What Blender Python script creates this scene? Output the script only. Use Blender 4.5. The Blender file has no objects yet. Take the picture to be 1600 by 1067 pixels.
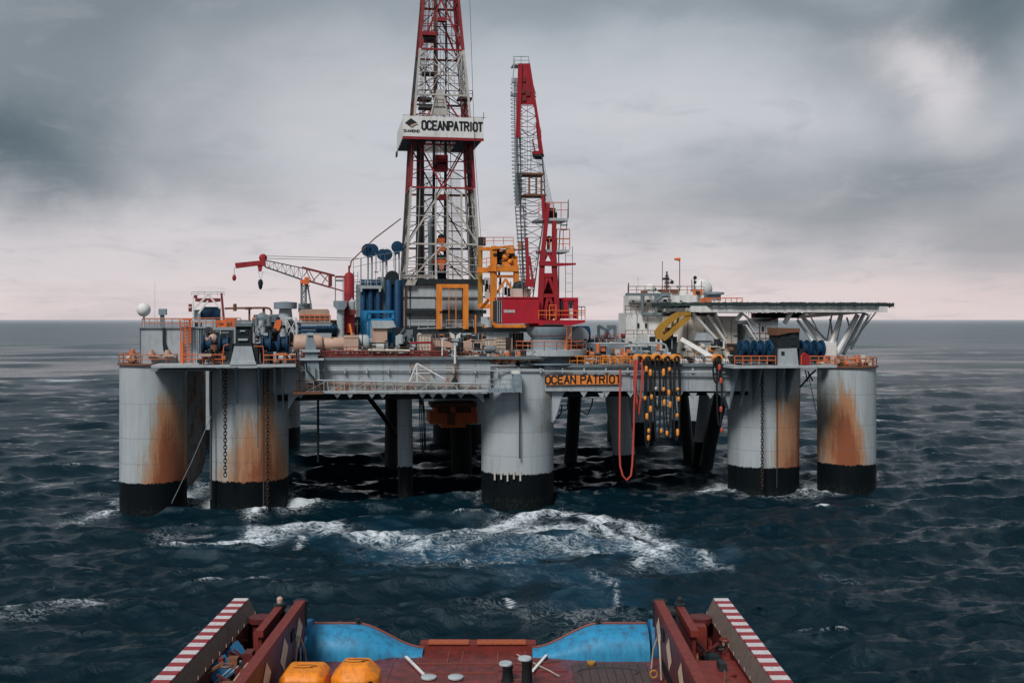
import bpy, math, random
import numpy as np
from mathutils import Vector, Matrix
random.seed(7)
SC = bpy.context.scene
COL = SC.collection
# ---------------------------------------------------------------- frames
FP, HZ, CAMZ = 1650.0, 499.0, 23.2      # focal length in photo pixels, horizon row, eye height in metres
class Frame:
    def __init__(s, ox, oy, deg):
        s.ox, s.oy, s.a = ox, oy, math.radians(deg); s.c, s.s = math.cos(s.a), math.sin(s.a)
    def p(s, px, py, v):
        dx = (px-800.0)/FP
        t = (v+s.oy*s.c-s.ox*s.s)/(s.c-dx*s.s)
        X, Y = t*dx, t
        return Vector(((X-s.ox)*s.c+(Y-s.oy)*s.s, v, CAMZ-(py-HZ)/FP*t))
    def w(s, q):
        return Vector((s.ox+q[0]*s.c-q[1]*s.s, s.oy+q[0]*s.s+q[1]*s.c, q[2]))
RIG = Frame(0.7, 136.0, 10.0)
SHIP = Frame(0.0, 0.0, 0.0)
FR = [RIG]
def P(px, py, v=-4.7): return FR[0].p(px, py, v)
def sc_at(v): return (v+134.0)/FP            # metres per photo pixel in the middle of a plane
# ---------------------------------------------------------------- mesh builder
class MB:
    def __init__(s): s.v = []; s.f = []; s.cut = []
    def add(s, vs, fs):
        n = len(s.v); s.cut.append((n, len(s.f))); s.v += [tuple(q) for q in vs]; s.f += [tuple(i+n for i in f) for f in fs]; return s
    def box(s, u0, u1, v0, v1, z0, z1):
        if u0 > u1: u0, u1 = u1, u0
        if v0 > v1: v0, v1 = v1, v0
        if z0 > z1: z0, z1 = z1, z0
        return s.add([(u0,v0,z0),(u1,v0,z0),(u1,v1,z0),(u0,v1,z0),(u0,v0,z1),(u1,v0,z1),(u1,v1,z1),(u0,v1,z1)],
                     [(3,2,1,0),(4,5,6,7),(0,1,5,4),(1,2,6,5),(2,3,7,6),(3,0,4,7)])
    def pb(s, x0, y0, x1, y1, v, d):
        m = (x0+x1)/2
        return s.box(P(x0,y0,v)[0], P(x1,y0,v)[0], v, v+d, P(m,y1,v)[2], P(m,y0,v)[2])
    def tube(s, a, b, r, n=6, r2=None, cap=True):
        a, b = Vector(a), Vector(b); d = b-a
        if d.length < 1e-6: return s
        r2 = r if r2 is None else r2
        z = d.normalized(); x = z.orthogonal().normalized(); y = z.cross(x)
        vs = []
        for c, rr in ((a, r), (b, r2)):
            for i in range(n):
                t = 2*math.pi*i/n+0.3; vs.append(c+x*(rr*math.cos(t))+y*(rr*math.sin(t)))
        fs = [(i, (i+1)%n, n+(i+1)%n, n+i) for i in range(n)]
        if cap: fs += [tuple(range(n-1,-1,-1)), tuple(range(n, 2*n))]
        return s.add(vs, fs)
    def pt(s, pts, r, n=6, v=None):              # tube along pixel points (px,py[,v])
        q = [P(*(t if len(t) == 3 else (t[0], t[1], v))) for t in pts]
        return s.path(q, r, n)
    def path(s, q, r, n=6):
        q = [Vector(t) for t in q]; m = len(q); vs = []; fs = []
        x = None
        for i, c in enumerate(q):
            d = (q[min(i+1,m-1)]-q[max(i-1,0)]).normalized()
            x = d.orthogonal().normalized() if x is None else (x-d*x.dot(d)).normalized()
            y = d.cross(x)
            for k in range(n):
                t = 2*math.pi*k/n; vs.append(c+x*(r*math.cos(t))+y*(r*math.sin(t)))
        for i in range(m-1):
            for k in range(n):
                a = i*n+k; b = i*n+(k+1)%n; fs.append((a, b, b+n, a+n))
        fs += [tuple(range(n-1,-1,-1)), tuple(range((m-1)*n, m*n))]
        return s.add(vs, fs)
    def bar(s, a, b, w, h=None):
        a, b = Vector(a), Vector(b); h = w if h is None else h
        z = (b-a).normalized(); up = Vector((0,1,0)) if abs(z.y) < .9 else Vector((0,0,1))
        x = z.cross(up).normalized()*w/2; y = z.cross(x).normalized()*h/2
        vs = [c+i*x+j*y for c in (a, b) for i, j in ((-1,-1),(1,-1),(1,1),(-1,1))]
        return s.add(vs, [(3,2,1,0),(4,5,6,7),(0,1,5,4),(1,2,6,5),(2,3,7,6),(3,0,4,7)])
    def lathe(s, c, prof, n=16, ax='z', a0=0.0, sweep=2*math.pi):
        vs = []; fs = []; m = len(prof); full = abs(sweep-2*math.pi) < 1e-4; nn = n if full else n+1
        for r, h in prof:
            for i in range(nn):
                t = a0+sweep*i/n; x, y = r*math.cos(t), r*math.sin(t)
                q = {'z': (x, y, h), 'x': (h, x, y), 'y': (x, h, y)}[ax]
                vs.append((c[0]+q[0], c[1]+q[1], c[2]+q[2]))
        for j in range(m-1):
            for i in range(n):
                k = (i+1) % nn
                fs.append((j*nn+i, j*nn+k, (j+1)*nn+k, (j+1)*nn+i))
        if full:
            if prof[0][0] > 1e-4: fs.append(tuple(range(nn-1,-1,-1)))
            if prof[-1][0] > 1e-4: fs.append(tuple(range((m-1)*nn, m*nn)))
        return s.add(vs, fs)
    def cyl(s, c, r, h, n=16, ax='z'): return s.lathe(c, [(r,0),(r,h)], n, ax)
    def sph(s, c, r, n=14, sq=1.0):
        pr = [(max(1e-4, r*math.sin(math.pi*i/8)), -r*sq*math.cos(math.pi*i/8)) for i in range(9)]
        return s.lathe(c, pr, n)
    def ext(s, pts, v0, v1):                     # polygon of (u,z) extruded along v
        n = len(pts)
        vs = [(p[0], v0, p[1]) for p in pts]+[(p[0], v1, p[1]) for p in pts]
        return s.add(vs, [tuple(range(n)), tuple(range(2*n-1, n-1, -1))]+[(i, n+i, n+(i+1)%n, (i+1)%n) for i in range(n)])
    def pe(s, pix, v, d):                        # pixel polygon extruded along v
        return s.ext([(P(x,y,v)[0], P(x,y,v)[2]) for x, y in pix], v, v+d)
    def torus(s, c, R, r, ax='y', n=14, m=6, sy=1.0):
        vs = []; fs = []
        for i in range(n):
            t = 2*math.pi*i/n
            for j in range(m):
                k = 2*math.pi*j/m; rr = R+r*math.cos(k); a, b, h = rr*math.cos(t), rr*math.sin(t)*sy, r*math.sin(k)
                q = {'z': (a,b,h), 'y': (a,h,b), 'x': (h,a,b)}[ax]
                vs.append((c[0]+q[0], c[1]+q[1], c[2]+q[2]))
        for i in range(n):
            for j in range(m):
                fs.append((i*m+j, i*m+(j+1)%m, ((i+1)%n)*m+(j+1)%m, ((i+1)%n)*m+j))
        return s.add(vs, fs)
    def rail(s, pts, h=1.1, sp=1.5, r=.045, mid=True, kick=False):
        q = [Vector(t) for t in pts]
        for a, b in zip(q[:-1], q[1:]):
            L = (b-a).length; n = max(1, round(L/sp)); H = Vector((0,0,h))
            s.tube(a+H, b+H, r*1.15, 5)
            if mid: s.tube(a+H*.52, b+H*.52, r*.9, 5)
            for i in range(n+1):
                c = a.lerp(b, i/n); s.tube(c, c+H, r, 5)
        return s
    def lattice(s, ch, n, rb, rc, pat='z'):
        """ch: list of chords (a,b) in order round the section; braces zig-zag between neighbours"""
        ch = [(Vector(a), Vector(b)) for a, b in ch]; m = len(ch)
        for a, b in ch: s.tube(a, b, rc, 6)
        for k in range(m if m > 2 else 1):
            A, B = ch[k], ch[(k+1)%m]
            for i in range(n):
                t0, t1 = i/n, (i+1)/n
                p0, p1 = A[0].lerp(A[1], t0), A[0].lerp(A[1], t1); q0, q1 = B[0].lerp(B[1], t0), B[0].lerp(B[1], t1)
                if pat == 'x': s.tube(p0, q1, rb, 4); s.tube(q0, p1, rb, 4)
                elif i % 2: s.tube(q0, p1, rb, 4)
                else: s.tube(p0, q1, rb, 4)
                if pat != 'n': s.tube(p1, q1, rb, 4)
        return s
    def ladder(s, a, b, w=.5, r=.04, sp=.35, cage=False):
        a, b = Vector(a), Vector(b); W = Vector((w/2,0,0)); n = int((b-a).length/sp)
        s.tube(a-W, b-W, r, 4); s.tube(a+W, b+W, r, 4)
        for i in range(n): c = a.lerp(b, i/n); s.tube(c-W, c+W, r*.7, 4)
        if cage:
            for i in range(0, n, 3):
                c = a.lerp(b, i/n); s.torus((c[0], c[1]-.35, c[2]), .42, .03, 'z', 8, 4)
        return s
ORG = {}
NOSPLIT = set('netting bracing hose rope lattice_section hoist_rope drill_line railing_mesh ladder ladder_cage lettering spokes rib column brace seam stain_strip truss stripe safety_net column_pipe pipe_rack racked_pipe guide_rail'.split())
def clusters(mb, pad=.06):
    cuts = mb.cut+[(len(mb.v), len(mb.f))]; n = len(mb.cut)
    if n < 2 or n > 260: return None
    bb = []
    for (a, _), (b, _) in zip(cuts[:-1], cuts[1:]):
        q = np.array(mb.v[a:b]); bb.append((q.min(0)-pad, q.max(0)+pad))
    g = list(range(n))
    def find(i):
        while g[i] != i: i = g[i]
        return i
    for i in range(n):
        for j in range(i+1, n):
            if (bb[i][0] <= bb[j][1]).all() and (bb[j][0] <= bb[i][1]).all(): g[find(i)] = find(j)
    r = {}
    for i in range(n): r.setdefault(find(i), []).append(i)
    if not 1 < len(r) <= 30: return None
    out = []
    for ids in r.values():
        m = MB()
        for i in ids:
            (v0, f0), (v1, f1) = cuts[i], cuts[i+1]; m.add(mb.v[v0:v1], [tuple(k-v0 for k in f) for f in mb.f[f0:f1]])
        out.append(m)
    return out
def build(name, mb, mat, parent=None, smooth=True, org=None):
    if parent is not None and name not in NOSPLIT:
        cl = clusters(mb)
        if cl: return [build_(name, m, mat, parent, smooth) for m in cl][0]
    return build_(name, mb, mat, parent, smooth, org)
def build_(name, mb, mat, parent=None, smooth=True, org=None):
    fr = FR[0]
    if parent is not None: o0, fr = ORG[parent.name]
    else: o0 = Vector(org) if org is not None else Vector((sum(v[0] for v in mb.v)/len(mb.v), sum(v[1] for v in mb.v)/len(mb.v), min(v[2] for v in mb.v)))
    me = bpy.data.meshes.new(name)
    me.from_pydata([(v[0]-o0[0], v[1]-o0[1], v[2]-o0[2]) for v in mb.v], [], mb.f); me.update()
    if mat: me.materials.append(M(mat) if isinstance(mat, str) else mat)
    if smooth:
        me.shade_smooth(); me.set_sharp_from_angle(angle=math.radians(38))
    o = bpy.data.objects.new(name, me); COL.objects.link(o)
    if parent is not None: o.parent = parent
    else: o.location = fr.w(o0); o.rotation_euler = (0,0,fr.a)
    ORG[o.name] = (o0, fr)
    return o
def build_each(name, mb, mat, parent):           # every added shape becomes a part of its own
    cuts = mb.cut+[(len(mb.v), len(mb.f))]; out = []
    for (v0, f0), (v1, f1) in zip(cuts[:-1], cuts[1:]):
        m = MB(); m.v = mb.v[v0:v1]; m.f = [tuple(i-v0 for i in f) for f in mb.f[f0:f1]]; out.append(build_(name, m, mat, parent))
    return out
def tag(o, label, cat, group=None):
    o['label'] = label; o['category'] = cat
    if group: o['group'] = group
    return o
def thing(name, label, cat, org, group=None):
    o = bpy.data.objects.new(name, None); COL.objects.link(o); o.empty_display_size = .3
    fr = FR[0]; o.location = fr.w(org); o.rotation_euler = (0,0,fr.a); ORG[o.name] = (Vector(org), fr)
    return tag(o, label, cat, group)
def one(name, mb, mat, label, cat, group=None):   # a thing that is a single mesh
    return tag(build(name, mb, mat), label, cat, group)
def kids(o): return [c for c in COL.objects if c.parent == o]
def dup(root, d, label=None, group=None):
    o0, fr = ORG[root.name]
    def cp(o, par):
        c = o.copy(); COL.objects.link(c); ORG[c.name] = ORG[o.name]
        if par: c.parent = par
        for k in KID.get(o.name, []): cp(k, c)
        return c
    KID = {}
    for k in COL.objects:
        if k.parent: KID.setdefault(k.parent.name, []).append(k)
    r = cp(root, None); n0 = o0+Vector(d); r.location = fr.w(n0); ORG[r.name] = (n0, fr)
    if label: r['label'] = label
    if group: r['group'] = group
    return r
def struct(name, mb, mat):
    o = build(name, mb, mat); o['kind'] = 'structure'; return o
# ---------------------------------------------------------------- materials
MATS = {}
SPEC = {}
def spec(name, col, rough=.55, metal=0., dirt=.35, rust=.0, sc=.45, dcol=(.05,.045,.04), rcol=(.20,.065,.025), bump=.15, streak=4.0):
    SPEC[name] = dict(col=col, rough=rough, metal=metal, dirt=dirt, rust=rust, sc=sc, dcol=dcol, rcol=rcol, bump=bump, streak=streak)
def M(name):
    if name in MATS: return MATS[name]
    s = SPEC[name]; m = bpy.data.materials.new(name); m.use_nodes = True; MATS[name] = m
    nt = m.node_tree; N = nt.nodes; L = nt.links; b = N['Principled BSDF']
    geo = N.new('ShaderNodeNewGeometry')
    mp = N.new('ShaderNodeVectorMath'); mp.operation = 'MULTIPLY'; mp.inputs[1].default_value = (1, 1, 1/s['streak'])
    L.new(geo.outputs['Position'], mp.inputs[0])
    n1 = N.new('ShaderNodeTexNoise'); n1.inputs['Scale'].default_value = s['sc']*3; n1.inputs['Detail'].default_value = 6; n1.inputs['Roughness'].default_value = .65
    L.new(mp.outputs[0], n1.inputs['Vector'])
    n2 = N.new('ShaderNodeTexNoise'); n2.inputs['Scale'].default_value = s['sc']*1.2; n2.inputs['Detail'].default_value = 8; n2.inputs['Roughness'].default_value = .7
    L.new(geo.outputs['Position'], n2.inputs['Vector'])
    def ramp(src, a, b_, to=1.0):
        r = N.new('ShaderNodeMapRange'); r.interpolation_type = 'SMOOTHSTEP'
        r.inputs[1].default_value = a; r.inputs[2].default_value = b_; r.inputs[4].default_value = to
        L.new(src, r.inputs[0]); return r.outputs[0]
    def mix(f, A, B):
        x = N.new('ShaderNodeMix'); x.data_type = 'RGBA'
        if isinstance(f, float): x.inputs[0].default_value = f
        else: L.new(f, x.inputs[0])
        for k, q in ((6, A), (7, B)):
            if isinstance(q, tuple): x.inputs[k].default_value = (*q, 1)
            else: L.new(q, x.inputs[k])
        return x.outputs[2]
    c = mix(ramp(n1.outputs[0], .38, .75, s['dirt']), s['col'], s['dcol'])
    # large-scale fading of the paint
    c = mix(ramp(n2.outputs[0], .35, .7, .22), c, tuple(min(1, q*1.45+.02) for q in s['col']))
    if s['rust'] > 0:
        t = .72-.3*s['rust']
        c = mix(ramp(n1.outputs[0], t, t+.10, .9), c, s['rcol'])
        t2 = .74-.25*s['rust']
        c = mix(ramp(n2.outputs[0], t2, t2+.12, .8), c, tuple(q*1.5 for q in s['rcol']))
    L.new(c, b.inputs['Base Color'])
    b.inputs['Metallic'].default_value = s['metal']; b.inputs['Specular IOR Level'].default_value = .22 if max(s['col']) < .1 else .35
    r = N.new('ShaderNodeMapRange'); r.inputs[3].default_value = max(.05, s['rough']-.12); r.inputs[4].default_value = min(1, s['rough']+.2)
    L.new(n1.outputs[0], r.inputs[0]); L.new(r.outputs[0], b.inputs['Roughness'])
    if s['bump']:
        bp = N.new('ShaderNodeBump'); bp.inputs['Strength'].default_value = s['bump']; bp.inputs['Distance'].default_value = .05
        L.new(n2.outputs[0], bp.inputs['Height']); L.new(bp.outputs[0], b.inputs['Normal'])
    return m
spec('hull', (.39,.43,.46), rust=.28, dirt=.38, dcol=(.12,.105,.09))
spec('hull_rust', (.34,.32,.30), rust=.75, dirt=.4, rcol=(.30,.13,.07))
spec('grey', (.23,.29,.33), rust=.1)
spec('lightgrey', (.42,.46,.48), rust=.08, dirt=.3)
spec('midgrey', (.16,.20,.22), rust=.15)
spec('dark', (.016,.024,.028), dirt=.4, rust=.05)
spec('black', (.004,.007,.009), dirt=.2, rough=.6)
spec('white', (.74,.74,.72), rust=.14, dirt=.35, dcol=(.2,.17,.14))
spec('cream', (.58,.52,.45), rust=.25, dirt=.4, dcol=(.18,.13,.09), rcol=(.30,.15,.07))
spec('beige', (.42,.30,.23), rust=.15, dirt=.35, dcol=(.12,.08,.06))
spec('tan', (.52,.35,.27), rust=.05, dirt=.3, dcol=(.16,.11,.08), bump=.5)
spec('red', (.34,.02,.028), dirt=.5, dcol=(.06,.012,.012))
spec('crane_red', (.46,.016,.032), dirt=.4, dcol=(.12,.015,.02), rough=.4)
spec('dred', (.20,.025,.025), dirt=.45, rust=.15)
spec('orange', (.75,.16,.045), dirt=.3, rust=.12, dcol=(.12,.05,.03))
spec('rail_orange', (.62,.19,.08), dirt=.45, rust=.3, dcol=(.1,.05,.04))
spec('yellow', (.78,.24,.028), dirt=.55, rust=.3, dcol=(.12,.06,.03))
spec('ochre', (.42,.22,.03), dirt=.4, rust=.1)
spec('blue', (.007,.065,.155), dirt=.65, dcol=(.01,.02,.035))
spec('dblue', (.006,.04,.09), dirt=.4, dcol=(.006,.012,.02))
spec('brightblue', (.015,.20,.42), dirt=.3, dcol=(.01,.03,.06))
spec('rust', (.18,.075,.04), dirt=.5, rust=.3)
spec('derrick_white', (.46,.44,.41), rust=.45, dirt=.5, dcol=(.13,.10,.08))
spec('derrick_red', (.26,.018,.026), dirt=.35, rust=.1, dcol=(.05,.012,.012))
spec('derrick_grey', (.075,.075,.075), rust=.25, dirt=.4)
spec('helidark', (.025,.045,.045), dirt=.4, sc=1.0)
spec('rope', (.45,.40,.33), dirt=.4)
spec('hose_black', (.012,.014,.016), rough=.4)
spec('hose_red', (.50,.07,.05), dirt=.25)
spec('float_orange', (.85,.30,.05), dirt=.2, rough=.5)
spec('wire', (.05,.055,.06), rough=.6)
spec('chain', (.035,.022,.016), rust=.3)
spec('glass', (.02,.03,.035), rough=.1, dirt=.2)
spec('letter_dark', (.015,.02,.025), dirt=.1)
spec('name_orange', (.86,.25,.04), dirt=.2, rust=.05)
spec('ship_red', (.115,.018,.017), dirt=.7, rust=.3, sc=.9, dcol=(.035,.015,.014), rough=.45)
spec('ship_red2', (.19,.028,.02), dirt=.6, rust=.2, sc=1.2, dcol=(.05,.02,.02), rough=.5)
spec('ship_deck', (.17,.03,.028), dirt=1.0, rust=.42, sc=.45, dcol=(.018,.014,.016), rough=.24, streak=1.0, rcol=(.26,.07,.05))
spec('ship_wood', (.085,.055,.05), dirt=.6, rust=.05, sc=1.5, dcol=(.03,.025,.025), rough=.5, streak=1.0)
spec('ship_blue', (.025,.25,.46), dirt=.75, rust=.34, sc=.8, dcol=(.02,.07,.13), rcol=(.13,.05,.035), rough=.5)
spec('ship_rim', (.22,.055,.04), dirt=.5, rust=.6)
spec('stripe_white', (.62,.59,.60), dirt=.75, sc=2.2, dcol=(.25,.2,.2), rough=.6)
spec('stripe_red', (.30,.032,.040), dirt=.6, sc=2.2, dcol=(.12,.03,.03), rough=.6)
spec('fender', (.14,.10,.085), dirt=.6, sc=2.0, dcol=(.03,.025,.02), rough=.9)
spec('mast_red', (.34,.016,.026), dirt=.35, dcol=(.06,.012,.012))
spec('worn_orange', (.42,.10,.04), dirt=.7, rust=.4, sc=2.5, dcol=(.08,.02,.015), streak=1.0)
spec('diamond', (.68,.50,.36), dirt=.3, sc=2, dcol=(.25,.16,.11))
spec('buoy', (.86,.25,.012), dirt=.6, sc=1.3, dcol=(.30,.085,.02), rough=.45, streak=1.5)
spec('ribblue', (.02,.16,.33), dirt=.35, sc=2)
# block letters drawn with straight strokes on a 4 x 6 grid, as stencilled on the rig
GL = {'O':[[(1,0),(3,0),(4,1),(4,5),(3,6),(1,6),(0,5),(0,1),(1,0)]],'C':[[(4,1.2),(3,0),(1,0),(0,1),(0,5),(1,6),(3,6),(4,4.8)]],
 'E':[[(4,0),(0,0),(0,6),(4,6)],[(0,3),(3.2,3)]],'A':[[(0,0),(2,6),(4,0)],[(.8,2),(3.2,2)]],'N':[[(0,0),(0,6),(4,0),(4,6)]],
 'P':[[(0,0),(0,6),(3,6),(4,5.2),(4,3.6),(3,2.8),(0,2.8)]],'T':[[(2,0),(2,6)],[(0,6),(4,6)]],'R':[[(0,0),(0,6),(3,6),(4,5.2),(4,3.8),(3,3),(0,3)],[(2.2,3),(4,0)]],
 'I':[[(2,0),(2,6)]],'D':[[(0,0),(0,6),(2.8,6),(4,4.8),(4,1.2),(2.8,0),(0,0)]],'M':[[(0,0),(0,6),(2,2.4),(4,6),(4,0)]],
 'S':[[(0,.8),(1,0),(3,0),(4,.9),(4,2.3),(3,3.1),(1,3.1),(0,3.9),(0,5.2),(1,6),(3,6),(4,5.2)]],'X':[[(0,0),(4,6)],[(4,0),(0,6)]]}
def put_text(mb, s, u, v, z, w, h, bold=.22, slope=0.0):
    adv = 5.5; n = sum(.6 if c == ' ' else (.62 if c == 'I' else 1) for c in s); sx = w/(n*adv-1.5); sz = h/6; x = 0
    t = bold*h
    for c in s:
        if c == ' ': x += adv*.6; continue
        off = -1.05 if c == 'I' else 0
        for st in GL[c]:
            for a, b in zip(st[:-1], st[1:]):
                p = Vector((u+(x+off+a[0])*sx, v, z+t/2+a[1]/6*(h-t))); q = Vector((u+(x+off+b[0])*sx, v, z+t/2+b[1]/6*(h-t)))
                d = (q-p).normalized()*t*.32; mb.bar(p-d, q+d, t, .03)
        x += adv*(.62 if c == 'I' else 1)
    return mb
# ================================================================ the platform hull
SEA_BAND = 3.85
def column_material():
    m = bpy.data.materials.new('column_paint'); m.use_nodes = True; nt = m.node_tree; N = nt.nodes; L = nt.links; b = N['Principled BSDF']
    geo = N.new('ShaderNodeNewGeometry'); sep = N.new('ShaderNodeSeparateXYZ'); L.new(geo.outputs['Position'], sep.inputs[0])
    at = N.new('ShaderNodeAttribute'); at.attribute_name = 'rust'
    def noise(scale, vec, det=7, rough=.65):
        n = N.new('ShaderNodeTexNoise'); n.inputs['Scale'].default_value = scale; n.inputs['Detail'].default_value = det; n.inputs['Roughness'].default_value = rough
        L.new(vec, n.inputs['Vector']); return n.outputs[0]
    def vm(sc):
        q = N.new('ShaderNodeVectorMath'); q.operation = 'MULTIPLY'; q.inputs[1].default_value = sc; L.new(geo.outputs['Position'], q.inputs[0]); return q.outputs[0]
    def mr(src, a, b_, c=0., d=1.):
        r = N.new('ShaderNodeMapRange'); r.interpolation_type = 'SMOOTHSTEP'
        for k, x in zip((1,2,3,4), (a,b_,c,d)): r.inputs[k].default_value = x
        L.new(src, r.inputs[0]); return r.outputs[0]
    def mth(op, a, b_=None):
        r = N.new('ShaderNodeMath'); r.operation = op
        for k, x in ((0,a),(1,b_)):
            if x is None: continue
            if isinstance(x, (int,float)): r.inputs[k].default_value = x
            else: L.new(x, r.inputs[k])
        return r.outputs[0]
    def mix(f, A, B):
        x = N.new('ShaderNodeMix'); x.data_type = 'RGBA'; L.new(f, x.inputs[0])
        for k, q in ((6,A),(7,B)):
            if isinstance(q, tuple): x.inputs[k].default_value = (*q,1)
            else: L.new(q, x.inputs[k])
        return x.outputs[2]
    streak = noise(1.6, vm((1,1,.09))); blot = noise(.55, vm((1,1,.6))); fine = noise(3.5, vm((1,1,.7)))
    c = mix(mr(streak, .42, .78, 0, .45), (.40,.445,.475), (.20,.215,.22))
    c = mix(mr(blot, .4, .7, 0, .35), c, (.48,.515,.53))
    # rust wash: strength from the painted attribute, broken up by noise
    st2 = noise(5.5, vm((1,1,.05)))
    wash = mth('ADD', at.outputs['Fac'], mth('MULTIPLY', mth('SUBTRACT', streak, .5), 1.2)); wash = mth('ADD', wash, mth('MULTIPLY', mth('SUBTRACT', st2, .5), 1.1)); wash = mth('ADD', wash, mth('MULTIPLY', mth('SUBTRACT', fine, .5), .5))
    wash = mth('ADD', wash, mth('MULTIPLY', mth('SUBTRACT', blot, .5), .7))
    gate = mr(at.outputs['Fac'], .02, .2)
    c = mix(mth('MULTIPLY', mr(wash, .1, .6, 0, .6), gate), c, (.33,.29,.20))
    c = mix(mth('MULTIPLY', mr(wash, .30, .85, 0, .85), gate), c, (.42,.185,.08))
    c = mix(mth('MULTIPLY', mr(wash, .85, 1.45, 0, .85), gate), c, (.24,.06,.024))
    c = mix(mr(fine, .64, .74, 0, .6), c, (.16,.10,.07)); c = mix(mr(st2, .55, .78, 0, .35), c, (.22,.20,.17))
    # plate seams
    for zz in (9.1, 13.2, 6.1):
        d = mth('ABSOLUTE', mth('SUBTRACT', sep.outputs['Z'], zz)); c = mix(mr(d, .02, .05, .45, 0.), c, (.10,.11,.12))
    wob = mth('ADD', sep.outputs['Z'], mth('ADD', mth('MULTIPLY', mth('SUBTRACT', blot, .5), .6), mth('MULTIPLY', mth('SUBTRACT', st2, .5), .9)))
    band = mr(wob, SEA_BAND-.02, SEA_BAND+.04, 1, 0)
    dk = mix(mr(streak, .5, .8, 0, .5), (.003,.006,.008), (.010,.017,.019))
    low = mr(sep.outputs['Z'], .2, 1.6, 1, 0)
    dk = mix(mth('MULTIPLY', low, mr(fine, .45, .6)), dk, (.014,.019,.018))
    c = mix(band, c, dk)
    L.new(c, b.inputs['Base Color']); L.new(mr(fine, .3, .7, .45, .75), b.inputs['Roughness']); L.new(mr(wob, SEA_BAND-.02, SEA_BAND+.04, .12, .35), b.inputs['Specular IOR Level'])
    bp = N.new('ShaderNodeBump'); bp.inputs['Strength'].default_value = .25; bp.inputs['Distance'].default_value = .08
    L.new(blot, bp.inputs['Height']); L.new(bp.outputs[0], b.inputs['Normal'])
    return m
MATS['column'] = column_material()

def U(px, v=0.0): return P(px, 600, v)[0]
HULLORG = (0, 0, 0)
hull = thing('drilling_platform', 'huge grey semi-submersible platform hull standing on rust-streaked round columns in the sea', 'oil platform', HULLORG)
def blob(x, z, cx, cz, sx, sz): return math.exp(-(((x-cx)/sx)**2+((z-cz)/sz)**2))
def column(u, v, R, ztop, square=0., rust=None, zs=9.1, n=96, nz=70):
    vs = []; fs = []; rs = []
    zl = [-7+i*(ztop+7)/(nz-1) for i in range(nz)]
    for z in zl:
        k = 0. if z < zs else min(1., (z-zs)/(13.4-zs))
        for i in range(n):
            t = 2*math.pi*i/n; c, s = math.cos(t), math.sin(t)
            r = R
            if square > 0 and k > 0:
                q = square/max(abs(c), abs(s)); q = min(q, square*(1.10 if square > 4.8 else 1.02)); r = R*(1-k)+q*k
            vs.append((u+r*c, v+r*s, z))
            x = c*(1 if s <= 0 else 1.0)      # -1 left .. 1 right on the side facing the viewer
            rs.append(rust(x, z) if rust and s < .35 else 0.0)
    for j in range(nz-1):
        for i in range(n): fs.append((j*n+i, j*n+(i+1)%n, (j+1)*n+(i+1)%n, (j+1)*n+i))
    fs.append(tuple(range((nz-1)*n, nz*n)))
    mb = MB(); mb.add(vs, fs); o = build('column', mb, 'column', hull)
    a = o.data.attributes.new('rust', 'FLOAT', 'POINT'); a.data.foreach_set('value', rs)
    return o
lo = lambda x, z: 1.45*blob(x, z, .62, 4.2, .66, 4.8)+.95*blob(x, z, .55, 10.5, .40, 4.5)+.5*blob(x, z, .5, 3.5, .7, 1.5)
lb = lambda x, z: 1.15*blob(x, z, .25, 3.9, .95, 3.6)+.7*blob(x, z, .02, 9.2, .34, 3.4)+.85*blob(x, z, .47, 11, .16, 6)+.4*blob(x, z, .65, 8, .3, 5)
cc = lambda x, z: .42*blob(x, z, .52, 12.5, .12, 4.5)+.28*blob(x, z, .72, 12, .06, 5)
sg = lambda t: 1/(1+math.exp(-t))
rb = lambda x, z: .72*sg((x-.02)*14)*sg((13.6-z)*1.2)+.15*sg((x+.4)*9)*sg((9-z)*1.)+.65*blob(x, z, .95, 6.5, .22, 8)+.5*blob(x, z, .0, 10, .10, 8)+.3*blob(x, z, .2, 4, .6, 2)
ro = lambda x, z: 1.25*blob(x, z, -.42, 5.0, .60, 4.4)+.95*blob(x, z, -.52, 10, .42, 5.0)+.35*blob(x, z, -.3, 4, .5, 1.5)
UL, UC, UR, ULO, URO = U(390), U(808.5), U(1192.5), U(240), U(1322.5)
column(ULO, 0, 3.9, 17.75, 0, lo)
column(UL, 0, 4.7, 17.3, 4.74, lb)
column(UC, 0, 4.65, 17.0, 4.85, cc)
column(UR, 0, 4.7, 16.9, 4.74, rb)
column(URO, 0, 3.85, 16.75, 0, ro)
nr = lambda x, z: .25
for u, R in ((ULO, 3.9), (UL, 4.7), (UC, 4.7), (UR, 4.7), (URO, 3.85)):
    column(u, 62, R, 16.8, 0, None, n=32, nz=12)
# pipe elbow tucked in behind the left outer column
e = MB(); e.pt([(302,574,6),(302,640,6),(302,700,6),(301,716,6),(297,730,6),(288,742,5),(276,748,4)], 1.55, 16)
o = build('brace', e, 'hull_rust', hull)
# braces, each standing leg a part
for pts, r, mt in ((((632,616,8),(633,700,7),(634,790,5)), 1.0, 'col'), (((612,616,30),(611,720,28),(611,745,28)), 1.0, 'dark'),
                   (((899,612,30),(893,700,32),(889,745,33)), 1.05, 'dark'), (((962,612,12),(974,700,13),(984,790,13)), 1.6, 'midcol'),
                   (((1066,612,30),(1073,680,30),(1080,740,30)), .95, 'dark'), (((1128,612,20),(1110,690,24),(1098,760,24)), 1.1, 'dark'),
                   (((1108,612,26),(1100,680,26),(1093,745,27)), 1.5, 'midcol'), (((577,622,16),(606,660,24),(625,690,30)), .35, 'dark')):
    m = MB(); m.pt(pts, r, 12); build('brace', m, {'col':'column','dark':'dark','midcol':'column'}[mt], hull)
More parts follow.
